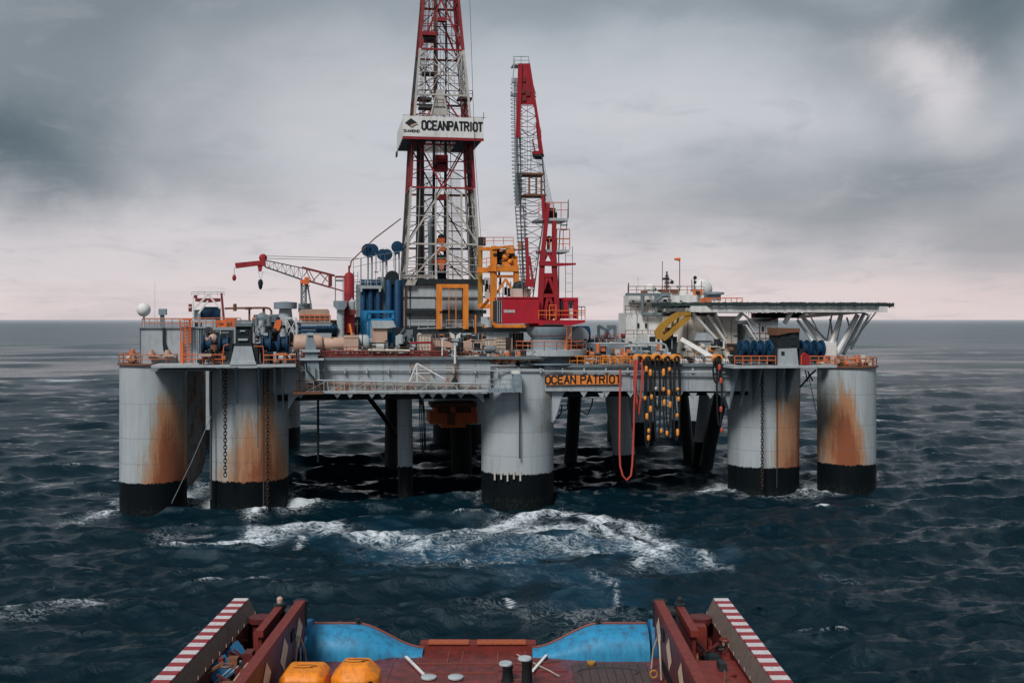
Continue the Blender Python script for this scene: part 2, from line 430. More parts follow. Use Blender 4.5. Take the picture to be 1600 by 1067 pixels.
# horizontal tubular braces low between the rows
for a, b in (((UL,0,-3),(UL,62,-3)), ((UR,0,-3),(UR,62,-3))):
    build('brace', MB().tube(a, b, 1.0, 10), 'dark', hull)
# deck box: front girder, with its upper edge dropping to the right
VF = -4.72
def prof_top(px):
    xs = [190, 470, 700, 760, 820, 900, 1100, 1370]; ys = [568, 561, 561, 564, 571, 572, 573, 574]
    return float(np.interp(px, xs, ys))
w = MB()
xs = [452, 520, 600, 700, 756]
def wallstrip(mb, xs, bot, v, d):
    for a, b in zip(xs[:-1], xs[1:]):
        A, B = P(a, prof_top(a), v), P(b, prof_top(b), v); A2, B2 = P(a, bot(a), v), P(b, bot(b), v)
        mb.ext([(A2[0],A2[2]),(B2[0],B2[2]),(B[0],B[2]),(A[0],A[2])], v, v+d)
wallstrip(w, [426]+xs+[766], lambda x: 615, VF, 1.2)
build('deck_girder', w, 'hull', hull)
w = MB(); wallstrip(w, [852, 950, 1040, 1137, 1172], lambda x: 611, VF, 1.2)
build('deck_girder', w, 'hull', hull)
# main deck plate and its recessed lower girders
u0, u1 = U(318, VF), URO+1
u0, u1 = UL-3.2, UR+3.4
m = MB().box(u0, u1, -3.5, 66, 14.1, 16.3); build('deck_box', m, 'lightgrey', hull)
m = MB()
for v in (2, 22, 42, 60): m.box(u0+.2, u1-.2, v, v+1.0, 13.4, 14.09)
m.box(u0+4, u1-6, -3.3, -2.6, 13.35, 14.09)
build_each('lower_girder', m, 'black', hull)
m = MB()
for px in (527,547,581,598,660,676,694,720,1083,1110,1128, 470, 1004, 940):
    a = P(px-6,614,VF+.15); b = P(px+6,614,VF+.15); c = P(px,623,VF+.15)
    m.ext([(a[0],a[2]),(c[0],c[2]),(b[0],b[2])], VF+.1, VF+.3)
m2 = MB()
for px in (912,947,985,1000,1062): 
    a = P(px-7,610,VF+.15); b = P(px+7,610,VF+.15); c = P(px,621,VF+.15)
    m.ext([(a[0],a[2]),(c[0],c[2]),(b[0],b[2])], VF+.1, VF+.3)
build_each('gusset', m, 'hull', hull)
# haunches where the girders run into the columns
m = MB()
for pts in (((450,612),(478,612),(462,622),(455,632),(450,640)), ((730,612),(756,612),(756,630),(749,622),(742,618)),
            ((862,609),(890,609),(882,613),(877,622),(870,648),(864,660)), ((1122,609),(1140,609),(1140,640),(1134,624),(1128,616))):
    m.pe(pts, VF+.6, 1.4)
build_each('haunch', m, 'hull', hull)
# seams, stiffeners, pipes along the girder face
m = MB()
for px in (505,560,598,650,708,742,893,930,985,1030,1075,1118): m.pb(px,565,px+1.2,612,VF-.06,.1)
build_each('stiffener', m, 'grey', hull)
m = MB().pt([(455,579,VF-.35),(600,578,VF-.35),(760,579,VF-.35),(900,580,VF-.35),(1000,582,VF-.35)], .09, 6)
m.pt([(455,576,VF-.3),(700,574,VF-.3),(850,577,VF-.3)], .05, 5); m.pt([(870,580,VF-.4),(1150,582,VF-.4)], .12, 6); m.pt([(985,586,VF-.3),(1170,588,VF-.3)], .06, 6)
for px in range(470, 1150, 34): m.pb(px,575,px+2,583,VF-.5,.5)
build('pipe', m, 'lightgrey', hull)
m = MB()                                          # rust stained plates in the girder
m.pb(640,566,672,600,VF-.03,.05); m.pb(697,568,716,606,VF-.025,.05)
m.pb(478,596,700,611,VF-.02,.05); m.pb(716,598,752,611,VF-.02,.05); m.pb(560,566,566,590,VF-.02,.05); m.pb(886,574,893,585,VF-.02,.05)
build_each('plate', m, 'hull_rust', hull)
# deck edge coamings 
m = MB(); m.pb(465,558,860,562,VF-.5,1.6); m.pb(864,569,1160,573,VF-.4,1.2)
build('deck_edge', m, 'midgrey', hull)
# orange name strip with dark letters
m = MB(); a = P(851,601,VF); b = P(969,586,VF); m.box(a[0],b[0],VF-.30,VF-.26,a[2],b[2]+.03)
npn = build('name_panel', m, 'name_orange', hull)
m = MB(); put_text(m, 'OCEAN PATRIOT', a[0]+.05, VF-.32, a[2]+.08, b[0]-a[0]-.1, 1.1, .17); build('lettering', m, 'letter_dark', npn)
# winch platforms protruding round the columns, brackets under them
def winch_platform(x0, x1, y, vv=-9.0, mat='lightgrey'):
    m = MB(); m.pb(x0, y, x1, y+4, vv, abs(vv)-2.0); q = build('winch_platform', m, mat, hull)
    m = MB()
    bxs = (342,366,402,428,440) if x0 < 500 else (1163,1180,1200,1236,1252)
    for px in bxs:
        a = P(px, y+4, vv)
        m.add([(a[0]-.08, vv+1.6, a[2]), (a[0]+.08, vv+1.6, a[2]), (a[0]+.08, -4.3, a[2]), (a[0]-.08, -4.3, a[2]), (a[0]-.08, -4.3, a[2]-5.2), (a[0]+.08, -4.3, a[2]-5.2)],
              [(0,1,2,3),(0,3,4),(1,5,2),(3,2,5,4),(0,4,5,1)])
    build_each('bracket', m, 'grey', q)
    return q
winch_platform(236, 462, 570)
winch_platform(1146, 1308, 571)
m = MB(); m.pb(236,577,330,580,-6,5); build('deck_edge', m, 'grey', hull)
# top discs + rails on the outer columns
for u, R, zt in ((ULO, 3.9, 17.75), (URO, 3.85, 16.75)):
    m = MB().lathe((u,0,zt), [(R+.28,0),(R+.28,.18)], 40); build('top_plate', m, 'rust', hull)
    m = MB(); q = [(u+(R+.1)*math.cos(t), (R+.1)*math.sin(t), zt+.18) for t in [math.radians(x) for x in range(0,361,20)]]
    m.rail(q, 1.1, 1.6, .05); build('railing', m, 'rail_orange', hull)
# long railings along the deck edge
m = MB()
m.rail([P(466,558,VF-.3),P(560,556,VF-.3),P(700,557,VF-.3),P(858,564,VF-.3)], 1.1, 1.5, .035)
m.rail([P(1050,570,VF-.3),P(1150,572,VF-.3)], 1.1, 1.4, .05)
build('railing', m, 'rust', hull)
m = MB()
m.rail([P(286,569,-8.8),P(348,569,-8.8)],1.1,1.2,.055); m.rail([P(412,570,-8.8),P(462,569,-8.8),P(462,569,-5)],1.1,1.2,.055)
m.rail([P(1148,570,-8.8),P(1212,570,-8.8)],1.1,1.2,.055); m.rail([P(1252,570,-8.8),P(1306,570,-8.8),P(1306,570,-4)],1.1,1.2,.055)
m.pt([(348,556,-8.8),(350,540,-8.8),(357,538,-8.8)], .06); m.pt([(412,556,-8.8),(411,541,-8.8),(398,541,-8.8)], .06)
build('railing', m, 'orange', hull)
m = MB()
m.rail([P(890,571,VF-.3),P(985,571,VF-.3),P(1050,570,VF-.3)],1.15,1.0,.06)
for px in (941,953,966,984): m.pb(px,560,px+2,572,VF-.4,.15)
m.pb(941,559,986,561,VF-.4,.15); m.pb(941,571,986,573,VF-.4,.15)
build('railing', m, 'yellow', hull)
# white draft strips hanging at the central column's band
m = MB()
for px in (773,783,793,803,813,843,852,859):
    dx = (px-808.5)/58*1.0; vv = -math.sqrt(max(.01,1-dx*dx))*4.65
    m.pb(px-1.2,735,px+1.2,748+random.random()*6,vv-.12,.1)
build_each('drip_strip', m, 'cream', hull)
# thin standpipes on the columns
m = MB()
for px,y0,y1,v,r in ((412,577,792,-5.2,.09),(403,577,700,-5.2,.05),(812,612,716,-5.1,.1),(1214,577,762,-5.0,.06),(330,580,780,-3.6,.12)):
    m.pt([(px,y0,v),(px,y1,v)], r, 6)
build_each('standpipe', m, 'wire', hull)
m = MB(); m.pt([(497,622,-3),(497,722,-3)], .14, 8); build('standpipe', m, 'black', hull)
# access gangway slung along the front girder
gw = thing('access_gangway', 'long pale steel lattice gangway slung low along the front girder between the columns', 'gangway', P(650,612,VF-1.5))
m = MB()
for v in (VF-1.9, VF-.5):
    m.lattice([(P(478,612,v),P(770,612,v)),(P(495,594,v),P(770,600,v))], 17, .045, .09, 'n')
    for i in range(18):
        px = 490+i*16; m.tube(P(px,612,v),P(px,594+(px-495)*.022,v),.045,4)
m.pb(478,611,770,613,VF-1.95,1.5)
build('truss', m, 'lightgrey', gw)
m = MB(); m.lattice([(P(640,596,VF-1.9),P(651,568,VF-1.9)),(P(652,596,VF-1.9),P(651,568,VF-1.9))], 2, .05, .09,'n'); m.tube(P(651,568,VF-1.9),P(694,592,VF-1.9),.12,6); m.tube(P(645,583,VF-1.9),P(672,583,VF-1.9),.06,5); m.tube(P(651,583,VF-1.9),P(665,594,VF-1.9),.06,5)
build('a_frame', m, 'white', gw)
m = MB(); m.pb(764,608,816,613,VF-2.4,2.2)
for px in (765,777,789,802,814): m.pb(px,603,px+1.5,614,VF-2.5,.2)
m.rail([P(764,608,VF-2.4),P(815,608,VF-2.4)],1.2,1.2,.05); m.pb(802,584,814,608,VF-1.6,1.0)
build('landing', m, 'grey', gw)
m = MB(); m.pb(764,601,767,609,VF-1.9,.3); m.pb(800,579,813,584,VF-1.6,.8); build('bracket', m, 'white', gw)
# small platform with post left of gangway
m = MB(); m.pb(458,612,505,616,VF-2.4,2.2); m.rail([P(463,612,VF-2.4),P(500,612,VF-2.4)],1.3,1.5,.05)
m.pt([(468,565,VF-2),(468,612,VF-2)],.08); m.pt([(493,575,VF-2),(494,612,VF-2)],.06)
build('landing', m, 'rust', gw)
# thing: grey fairlead tower at front
ft = thing('mooring_fairlead', 'grey stepped mooring fairlead standing on the deck edge beside the gangway head', 'fairlead', P(486,566,VF-1.2))
m = MB(); m.pe([(479,523),(489,523),(494,545),(498,566),(500,598),(478,598),(476,566),(477,545)], VF-1.8, 1.4); build('housing', m, 'grey', ft)
m = MB(); m.pb(472,547,500,550,VF-2.1,1.8); m.pb(468,560,506,563,VF-2.1,1.8); m.pb(480,520,489,524,VF-2,1.5); build('flange', m, 'lightgrey', ft)
build('hose', MB().pt([(478,565,-7),(480,580,-7),(490,590,-7),(494,602,-7)], .1, 6), 'black', ft)

# ---------------------------------------------------------------- anchor chains
def chain(px, y0, y1, v, L=.50, W=.17, r=.058):
    z1, z0 = P(px,y0,v)[2], P(px,y1,v)[2]; u = P(px,y0,v)[0]; m = MB(); z = z1; k = 0
    while z > z0:
        m.torus((u,v,z-L/2), W, r, 'y' if k%2 == 0 else 'x', 10, 5, sy=L/2/W*1.12)
        z -= L*.80; k += 1
    return m
for px,y0,y1,lab in ((352,578,742,'dark anchor chain ending above the black band of the rusty column'),(418,578,790,'rusty anchor chain hanging all the way to the water on the rusty column'),(1191,578,762,'rusty anchor chain hanging below the winch row by the brown roofed cabin')):
    one('anchor_chain', chain(px,y0,y1,-6.0 if px<500 else -5.6), 'chain', lab, 'chain')
def wire(pts, r, lab, name='guy_wire', mat='wire', cat='wire'):
    return one(name, MB().pt(pts, r, 5), mat, lab, cat)
wire([(330,650,-5.5),(300,720,-6.5),(268,786,-7.5)], .045, 'thin grey mooring line slanting down to the sea between two rusty columns', 'mooring_line', 'midgrey', 'rope')
wire([(1263,585,-3),(1279,660,-3.5)], .05, 'thin dark line slanting down below the red locker', 'mooring_line')
m = MB().pt([(1250,605,-4.5),(1268,584,-4.5),(1275,578,-4.5)], .12, 6).pt([(1262,580,-5),(1270,595,-5)], .1, 6).pt([(1258,578,-5),(1262,596,-5)], .08, 6)
one('hanging_pipework', m, 'dark', 'dark bent pipes under the platform edge below the red locker', 'pipes')
m = MB()
for k, (a, b) in enumerate(((655,663),(658,661),(661,658))):
    m.pt([(a,620,4),(a+1,660,4),(a+3,700,4),(b+1,715,4),(b+2,700,4),(b+1,650,4),(b-2,622,4)], .07, 5)
t = thing('hanging_hose', 'thin black hoses looped below the girder beside the yellow-banded leg', 'hose', P(659,622,4)); build_each('hose', m, 'hose_black', t)
m = MB().pt([(878,632,6),(877,645,6),(870,655,6)], .09, 6).pt([(905,640,10),(918,648,10),(925,632,10),(926,622,10)], .1, 6).pt([(888,620,8),(886,640,8),(874,642,8)], .08, 6)
t = thing('hanging_hose', 'thin black hoses curled under the orange name strip', 'hose', P(900,620,8)); build_each('hose', m, 'hose_black', t)
# yellow band on the leg
build('leg_band', MB().pt([(633.2,668,7.6),(633.6,710,7)], 1.03, 12), 'ochre', hull)
# orange gear beneath the drill floor
bp = thing('riser_housing', 'orange steel housing hanging in the moonpool shadow under the platform', 'housing', P(708,667,24))
m = MB().pb(672,645,746,662,22,6); m.pb(690,662,728,668,22.5,5); m.pb(678,636,684,646,22.2,3); m.pb(736,636,744,646,22.2,3); m.pb(704,636,712,646,22.2,3); build('frame', m, 'orange', bp)
m = MB().pb(674,630,745,636,22.4,5); m.pb(685,637,703,645,23,3); m.pb(713,637,735,645,23,3); m.pb(699,645,711,664,21.7,.4); build('beam', m, 'rust', bp)
# a dark riser conductor below it
one('riser_pipe', MB().tube(P(720,664,26), P(722,760,26), 1.6, 16), 'black', 'thick black riser pipe dropping from the orange housing into the sea', 'pipe')
# ================================================================ derrick
VC = 31.0                      # front face plane at the base is VC-5.7
dv0 = 25.5
bl, br = P(635,437,dv0), P(750,437,dv0)
uc = (bl[0]+br[0])/2; hb = (br[0]-bl[0])/2; zb = 29.0; vcen = dv0+hb
HW = [(28.4, hb+.05), (34.6, hb-.25), (43.2, hb-.75), (51.3, hb-1.15), (57.5, hb-1.6), (64.6, hb-2.25), (72.5, hb-2.9), (82, hb-3.4)]
def hw(z): return float(np.interp(z, [a for a,_ in HW], [b for _,b in HW]))
def corner(k, z):
    h = hw(z); s = ((-1,-1),(1,-1),(1,1),(-1,1))[k]
    return Vector((uc+s[0]*h, vcen+s[1]*h, z))
der = thing('derrick', 'tall red and white lattice drilling derrick rising high above the drill floor', 'derrick', (uc, vcen, zb))
bands = [(28.4,43.2,'derrick_white'),(43.2,53,'derrick_red'),(53,64.6,'derrick_white'),(64.6,82,'derrick_red')]
for k in range(4):
    leg = None
    for z0, z1, mt in bands:
        m = MB(); zs = [z0]+[z for z,_ in HW if z0 < z < z1]+[z1]
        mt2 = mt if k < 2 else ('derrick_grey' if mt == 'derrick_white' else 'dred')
        for a, b in zip(zs[:-1], zs[1:]): m.bar(corner(k,a), corner(k,b), .36, .36)
        if leg is None: leg = build('leg', m, mt2, der)
        else: build('leg_section', m, mt2, leg)
for z0, z1, mt in bands:
    for f in range(4):
        m = MB(); A, B = f, (f+1)%4
        front = f == 0
        r = .13 if front else .10
        for i in range(len(HW)-1):
            a, b = HW[i][0], HW[i+1][0]
            if a < z0-.1 or a >= z1-.1: continue
            p0, q0, p1, q1 = corner(A,a), corner(B,a), corner(A,b), corner(B,b)
            mid0, mid1 = (p0+q0)/2, (p1+q1)/2
            m.bar(p0, q0, .26 if front else .30)
            if b-a < 6.5: m.bar(p0, mid1, r*1.7); m.bar(q0, mid1, r*1.7)
            elif i%2 == 1: m.bar(p0, mid1, r*1.9); m.bar(q0, mid1, r*1.9); m.tube((p0+p1)/2, (p0+mid1)/2, r*.6, 4); m.tube((q0+q1)/2,(q0+mid1)/2, r*.6, 4)
            elif i == 4: m.bar(q1, mid0, r*2.0); m.bar(p0, q1, r); m.bar(q0, p1, r)
            else: m.bar(p1, mid0, r*1.9); m.bar(q1, mid0, r*1.9); m.tube((p0+p1)/2, (p1+mid0)/2, r*.6, 4); m.tube((q0+q1)/2,(q1+mid0)/2, r*.6, 4)
            pm, qm = (p0+p1)/2, (q0+q1)/2
            m.tube(pm, qm, r*.55, 4)
            if a > 52 or not front:
                for s in (.25, .75):
                    x0, x1 = p0.lerp(q0, s), p1.lerp(q1, s)
                    m.tube(x0, x1, .06, 4)
                    m.tube(x0, p1.lerp(q1, 1-s), .05, 4)
            if not front:
                nn = 3 if b-a > 5 else 2
                for s in range(nn):
                    r0, r1 = s/nn, (s+1)/nn; e0, e1, g0, g1 = p0.lerp(p1,r0), p0.lerp(p1,r1), q0.lerp(q1,r0), q0.lerp(q1,r1)
                    mm_ = (e1+g1)/2; m.tube(e0, mm_, .085, 4); m.tube(g0, mm_, .085, 4); m.tube(e1, g1, .07, 4); m.tube((e0+g0)/2, mm_, .05, 4)
            else:
                for s in (.33,.66): m.tube(p0.lerp(p1,s), q0.lerp(q1,s), .045, 4)
                for s in (.14,.86): m.tube(p0.lerp(q0,s), p1.lerp(q1,s), .06, 4)
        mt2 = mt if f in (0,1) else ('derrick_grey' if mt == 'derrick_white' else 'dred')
        build('bracing', m, mt2, der)
# inner front posts (V-door posts), guide rails, standpipe, racked pipe
m = MB()
for px in (700, 722): m.bar(P(px,438,dv0+.2), P(px-1,300,dv0+.5), .26)
m.bar(P(681,440,dv0-.1), P(680.5,300,dv0+.5), .26)
build('post', m, 'derrick_white', der)
m = MB()
for px in (677, 695): m.bar(P(px,440,dv0+5.5), P(px+1.5,190,dv0+5.5), .42); m.bar(P(px+1.5,180,dv0+5.5), P(px+2,-40,dv0+5.5), .26)
m.pt([(684,300,dv0+6),(684,120,dv0+6),(684,-30,dv0+6)], .04, 4); m.pt([(688,300,dv0+6),(688,120,dv0+6),(688,-30,dv0+6)], .04, 4)
build('guide_rail', m, 'dark', der)
m = MB(); m.bar(P(680,180,dv0+4), P(680,-30,dv0+4), .5); build('column_pipe', m, 'rust', der)
m = MB()
for i in range(9): m.tube(P(663-i*1.2,440,dv0+7),P(662-i*1.0,225,dv0+7),.07,4)
for i in range(7): m.tube(P(650+i*2.0,440,dv0+4.5+i%3*.4), P(652+i*1.6,215,dv0+5+i%3*.4), .1, 5)
for i in range(6): m.tube(P(737+i*2.1,440,dv0+4.5+i%3*.4), P(729+i*1.7,215,dv0+5+i%3*.4), .1, 5)
build('racked_pipe', m, 'derrick_grey', der)
m = MB()
for i in range(5): m.tube(P(664-i*2.3,200,dv0+6.5), P(664-i*1.5+2,-30,dv0+6.5), .045, 4)
for y in range(-20,190,9): m.tube(P(655,y,dv0+6.4), P(671,y,dv0+6.4), .04, 4)
build('ladder', m, 'derrick_grey', der)
m = MB()                                       # wind wall netting
for x0, x1, y0, y1 in ((657,675,270,435),(701,719,270,435)):
    for i in range(10): x = x0+(x1-x0)*i/9; m.tube(P(x,y0,dv0+9), P(x,y1,dv0+9), .018, 3)
    for i in range(74): y = y0+(y1-y0)*i/73; m.tube(P(x0,y,dv0+9), P(x1,y,dv0+9), .018, 3)
build('netting', m, 'derrick_grey', der)
m = MB()                                       # small platforms with rails inside the mast
for x0,x1,y,v in ((662,680,58,dv0+2),(661,679,112,dv0+2),(655,702,166,dv0+1),(653,675,152,dv0+3),(716,738,152,dv0+3)):
    m.pb(x0,y,x1,y+3,v,2.2); m.rail([P(x0,y,v),P(x1,y,v)],1.0,.9,.04)
build('work_platform', m, 'derrick_grey', der)
m = MB().pb(661,49,681,55,dv0+1.5,1.5).pb(684,27,698,33,dv0+1.5,1); build('work_platform', m, 'derrick_red', der)
m = MB(); m.pe([(672,180),(700,180),(693,150),(680,150)], dv0+1, .25); m.tube(P(680,152,dv0+1),P(674,180,dv0+1),.14); m.tube(P(694,152,dv0+1),P(700,180,dv0+1),.14); m.pb(682,140,692,152,dv0+1.5,1.5); build('finger_board', m, 'derrick_white', der)
# monkey board enclosure with the name
mb_ = thing('monkey_board', 'white boxed working platform round the derrick carrying the OCEANPATRIOT name board', 'platform', P(692,216,dv0-1.5))
vf = dv0-1.6
a, b = P(629.5,216,vf), P(755.5,183,vf); ztop, zbot = P(692,183,vf)[2], P(692,216,vf)[2]
vb = vf+13.4
m = MB()
T = .12
m.box(a[0], b[0], vf, vf+T, zbot, ztop); m.box(a[0], b[0], vb-T, vb, zbot, ztop-1)
m.box(a[0], a[0]+T, vf+T, vb-T, zbot, ztop-.3); m.box(b[0]-T, b[0], vf+T, vb-T, zbot, ztop-.3)
build('wall', m, 'white', mb_)
m = MB().box(a[0]+T, b[0]-T, vf+.15, vf+4.1, zbot+.1, zbot+.3); m.box(a[0]+T, a[0]+3.4, vf+4.1, vb-.15, zbot+.1, zbot+.3); m.box(b[0]-3.4, b[0]-T, vf+4.1, vb-.15, zbot+.1, zbot+.3)
for i in range(9):
    u = a[0]+1+(b[0]-a[0]-2)*i/8; m.box(u-.08,u+.08,vf+.2,vf+4.1,zbot-.2,zbot+.09)
for i in range(7): m.tube((a[0]+2.2+i*.28,vf+4.2,zbot+.2),(a[0]+2.2+i*.28,vf+9,zbot+.2),.07,4); m.tube((b[0]-2.2-i*.28,vf+4.2,zbot+.2),(b[0]-2.2-i*.28,vf+9,zbot+.2),.07,4)
build('floor', m, 'dark', mb_)
m = MB().box(a[0]-.04, b[0]+.04, vf-.05, vf+.14, zbot-.28, zbot+.12); build('edge_beam', m, 'derrick_red', mb_)
m = MB(); m.rail([(a[0],vf+.05,ztop),(b[0],vf+.05,ztop)],.12,1.5,.03,False); m.tube(P(755,187,vf),P(756,176,vf),.05); m.tube(P(751,184,vf),P(759,184,vf),.04); m.box(a[0]-.3,a[0]-.05,vb-3,vb-1,zbot-1.2,zbot-.5); build('railing', m, 'derrick_grey', mb_)
m = MB(); q0 = P(659.5,203.5,vf); q1 = P(753.5,191,vf); slope = (b[2]-P(629.5,183,vf)[2])/(b[0]-a[0])*0
put_text(m, 'OCEANPATRIOT', q0[0], vf-.05, q0[2], q1[0]-q0[0], q1[2]-q0[2], .17); 
q0 = P(631,206.5,vf); q1 = P(655,203,vf); put_text(m, 'DIAMOND', q0[0], vf-.05, q0[2], q1[0]-q0[0], q1[2]-q0[2], .2)
build('lettering', m, 'letter_dark', mb_)
m = MB(); m.pe([(633,192),(642,185),(651.5,191.5),(647,195),(642,198.5)], vf-.08, .05); build('emblem', m, 'letter_dark', mb_)
m = MB(); m.pe([(641,196),(644,194.2),(651,192.6),(653.5,193.4),(648,195.5),(643,199)], vf-.12, .035); build('emblem', m, 'tan', mb_)
# travelling block and top drive
tb = thing('travelling_block', 'red travelling block with dark sheaves hanging below the name board inside the derrick', 'block', P(691,250,dv0+4))
m = MB().pb(683,242,699,250,dv0+4,1.4).pb(681,257,700,267,dv0+4,1.6).pb(681,242,684,262,dv0+4,1.2).pb(697,242,700,262,dv0+4,1.2); build('frame', m, 'derrick_red', tb)
m = MB(); 
for u in (-.5,-.15,.2,.55): m.lathe((P(690,251,dv0+4.5)[0]+u-.1, dv0+4.8, P(690,251,dv0)[2]), [(.85,0),(.6,.12),(.85,.24)], 14, 'x')
build('sheave', m, 'dark', tb)
m = MB()
for x in (684,688,693,697): m.pt([(x,240,dv0+4.8),(x,-30,dv0+4.8)], .03, 4)
build('drill_line', m, 'wire', tb)
m = MB().pe([(684,304),(697,304),(700,312),(682,312)], dv0+4, 1.2); build('hook', m, 'derrick_red', tb)
td = thing('top_drive', 'orange top drive machine with hoses low inside the derrick above the drill floor', 'drilling machine', P(690,430,dv0+4.5))
m = MB().pb(684,372,695,380,dv0+4.2,1.6).pb(683,385,696,392,dv0+4.3,1.6).pe([(676,404),(698,404),(696,412),(690,424),(684,412),(676,412)], dv0+4.2, 1.3).pb(673,388,676,436,dv0+5,.4).pb(683,392,686,404,dv0+4.1,.5); build('body', m, 'orange', td)
m = MB().sph(P(689,371,dv0+5), .5).pb(682,398,698,403,dv0+4,1.5).pb(684,412,694,436,dv0+5,1); build('motor', m, 'dark', td)
m = MB().pb(680,424,700,426,dv0+3.5,2).rail([P(681,424,dv0+3.4),P(699,424,dv0+3.4)],1.1,.6,.04); build('basket', m, 'lightgrey', td)
m = MB().pt([(676,340,dv0+3),(671,350,dv0+3),(672,365,dv0+3),(673,440,dv0+3)], .35, 8); build('hose', m, 'midgrey', td)
wire([(734,0,dv0),(736,60,dv0-1),(742,240,dv0-2),(752,380,dv0-3)], .035, 'long thin cable running down outside the derrick toward the gantry', 'cable')
m = MB().pt([(626,342,dv0),(585,373,12),(549,408,0.5),(547,418,0)], .09, 6)
one('boom_cable', m, 'rust', 'thin brown stay running up from the red kingpost to the derrick leg', 'cable')
# ================================================================ drill floor substructure
df = thing('drill_floor', 'grey panelled drill floor house standing on dark girders under the derrick', 'drill floor', P(690,520,22))
m = MB().pb(628,445,755,510,23,16); m.pb(640,519,812,535,22,10); build('wall', m, 'hull', df)
m = MB().pb(629,446,679,466,22.9,.2).pb(640,522,700,533,21.9,.2); build('panel', m, 'lightgrey', df)
m = MB().pb(636,467,680,482,22.85,.2); m.pb(636,494,680,509,22.8,.2); m.pb(758,495,776,508,22.8,.3); build('panel', m, 'hull', df)
m = MB().pb(628,436,757,445,22.4,17).pb(634,484,760,490,22,1).pb(620,510,900,519,21.5,14).pb(735,445,750,520,24,6); 
for px in (632,640,722): m.pb(px,445,px+1.4,510,22.75,.2)
m.pb(628,464,755,465.2,22.7,.2)
build('girder', m, 'dark', df)
m = MB().rail([P(628,436,22.5),P(676,436,22.5)],1.1,1.2,.05); m.pb(630,430,680,434,22.6,.6); m.pe([(637,437),(652,437),(648,446),(633,446)],22.2,.2); build('railing', m, 'derrick_white', df)
m = MB().rail([P(640,512,21),P(740,512,21)],1.1,1.3,.05); m.pt([(636,514,20.8),(728,511,20.8)],.07); build('railing', m, 'lightgrey', df)
m = MB()
for x in (632, 634): m.pb(x,445,x+1,510,22.6,.2)
build('pipe', m, 'rust', df)
pr = thing('lifting_frame', 'yellow portal of two thick posts standing in front of the grey drill floor wall', 'frame', P(708,514,20))
m = MB().pb(682.5,444,691,514,20,.9); build('post', m, 'yellow', pr); m = MB().pb(724,444,732,514,20,.9); build('post', m, 'yellow', pr)
m = MB().pb(691,444,724,450,20.1,.7).pb(701,450,702,508,20.2,.12).pb(711.8,450,713,512,20.2,.15).pb(742,492,744,522,20,.25); build('crossbeam', m, 'yellow', pr)
# ================================================================ yellow gantry
yg = thing('riser_gantry', 'orange yellow gantry with a dark winch cradle on top between derrick and crane', 'gantry', P(782,512,12))
for px in (767.5,):
    m = MB().pb(px,388,px+9,512,12,1.1); build('leg', m, 'yellow', yg)
m = MB().pb(804,422,811,470,12,1.0); build('leg', m, 'yellow', yg); m = MB().pb(748,385,754,481,16,1.0); build('leg', m, 'ochre', yg)
m = MB().pb(765,415,811,424,11.8,2).pb(772,411,776,424,11.6,.3).pb(800,400,809,424,12.2,1.5).pb(747,418,768,426,14,1.2).pb(750,386,770,391,14,1.2).pb(748,475,768,482,15,1.2).pb(776,430,811,434,12.3,.6).pb(757,507,822,512,11.8,2)
m.bar(P(790,436,12.5),P(774,462,12.5),.3); m.bar(P(790,436,12.5),P(806,462,12.5),.3); m.bar(P(765,467,13),P(752,481,15),.4)
build('crossbeam', m, 'yellow', yg)
m = MB(); u = P(775,398,13)[0]
for py, r in ((393,.55),(401,.75),(410,.6)): m.lathe((u, 13.2, P(790,py,13)[2]), [(r,0),(r,.15),(r*.6,.2),(r*.6,2.4),(r,2.45),(r,2.6)], 14, 'x')
m.pb(776,404,802,413,14,.8); m.cyl(P(753,384,15),.55,1.2,12); build('winch', m, 'dark', yg)
m = MB().bar(P(768,388,12),P(803,385,12),.35).bar(P(768,388,14.4),P(803,385,14.4),.35).pb(791,388,803,396,11.9,.4).pb(769,384,776,390,12,.9).pb(785,409,795,416,12.0,.5).sph(P(790,402,12.3),.5).sph(P(797,409,12.3),.45)
build('cradle', m, 'yellow', yg)
random.seed(44); m = MB(); m3 = MB()
for i in range(34):
    x=random.uniform(768,806); y=random.uniform(388,420); w=random.uniform(1,6); h=random.uniform(1,4)
    (m if i%3 else m3).pb(x,y,x+w,y+h,random.uniform(11.7,13.4),.4)
for i in range(26):
    x=random.uniform(750,808); y=random.uniform(424,500); w=random.uniform(1,4); h=random.uniform(2,14)
    m.pb(x,y,x+w,y+h,random.uniform(14.5,18),.4)
build('machinery', m, 'dark', yg); build('fitting', m3, 'rail_orange', yg)
m = MB().rail([P(756,382,14),P(802,382,14)],1.0,1.4,.05).rail([P(752,418,14),P(768,416,13)],1.2,.9,.05); m.pb(810,386,812,395,12,.3); m.pt([(803,390,12.5),(815,391,12.5),(822,388,12.5)],.13); m.cyl(P(814,391,12),.35,1.2,8); build('railing', m, 'rail_orange', yg)
m = MB().pb(752,495,762,506,12,.5).cyl(P(763,511,11),.5,1.0).pb(779,468,800,486,14,1.6); 
for x in (780,786,792,798): m.pt([(x,440,14.5),(x,470,14.5)],.07)
for i in range(6): m.pt([(757+i*1.5,434,18),(758+i*1.5,468,18)],.05,4)
build('equipment', m, 'lightgrey', yg)
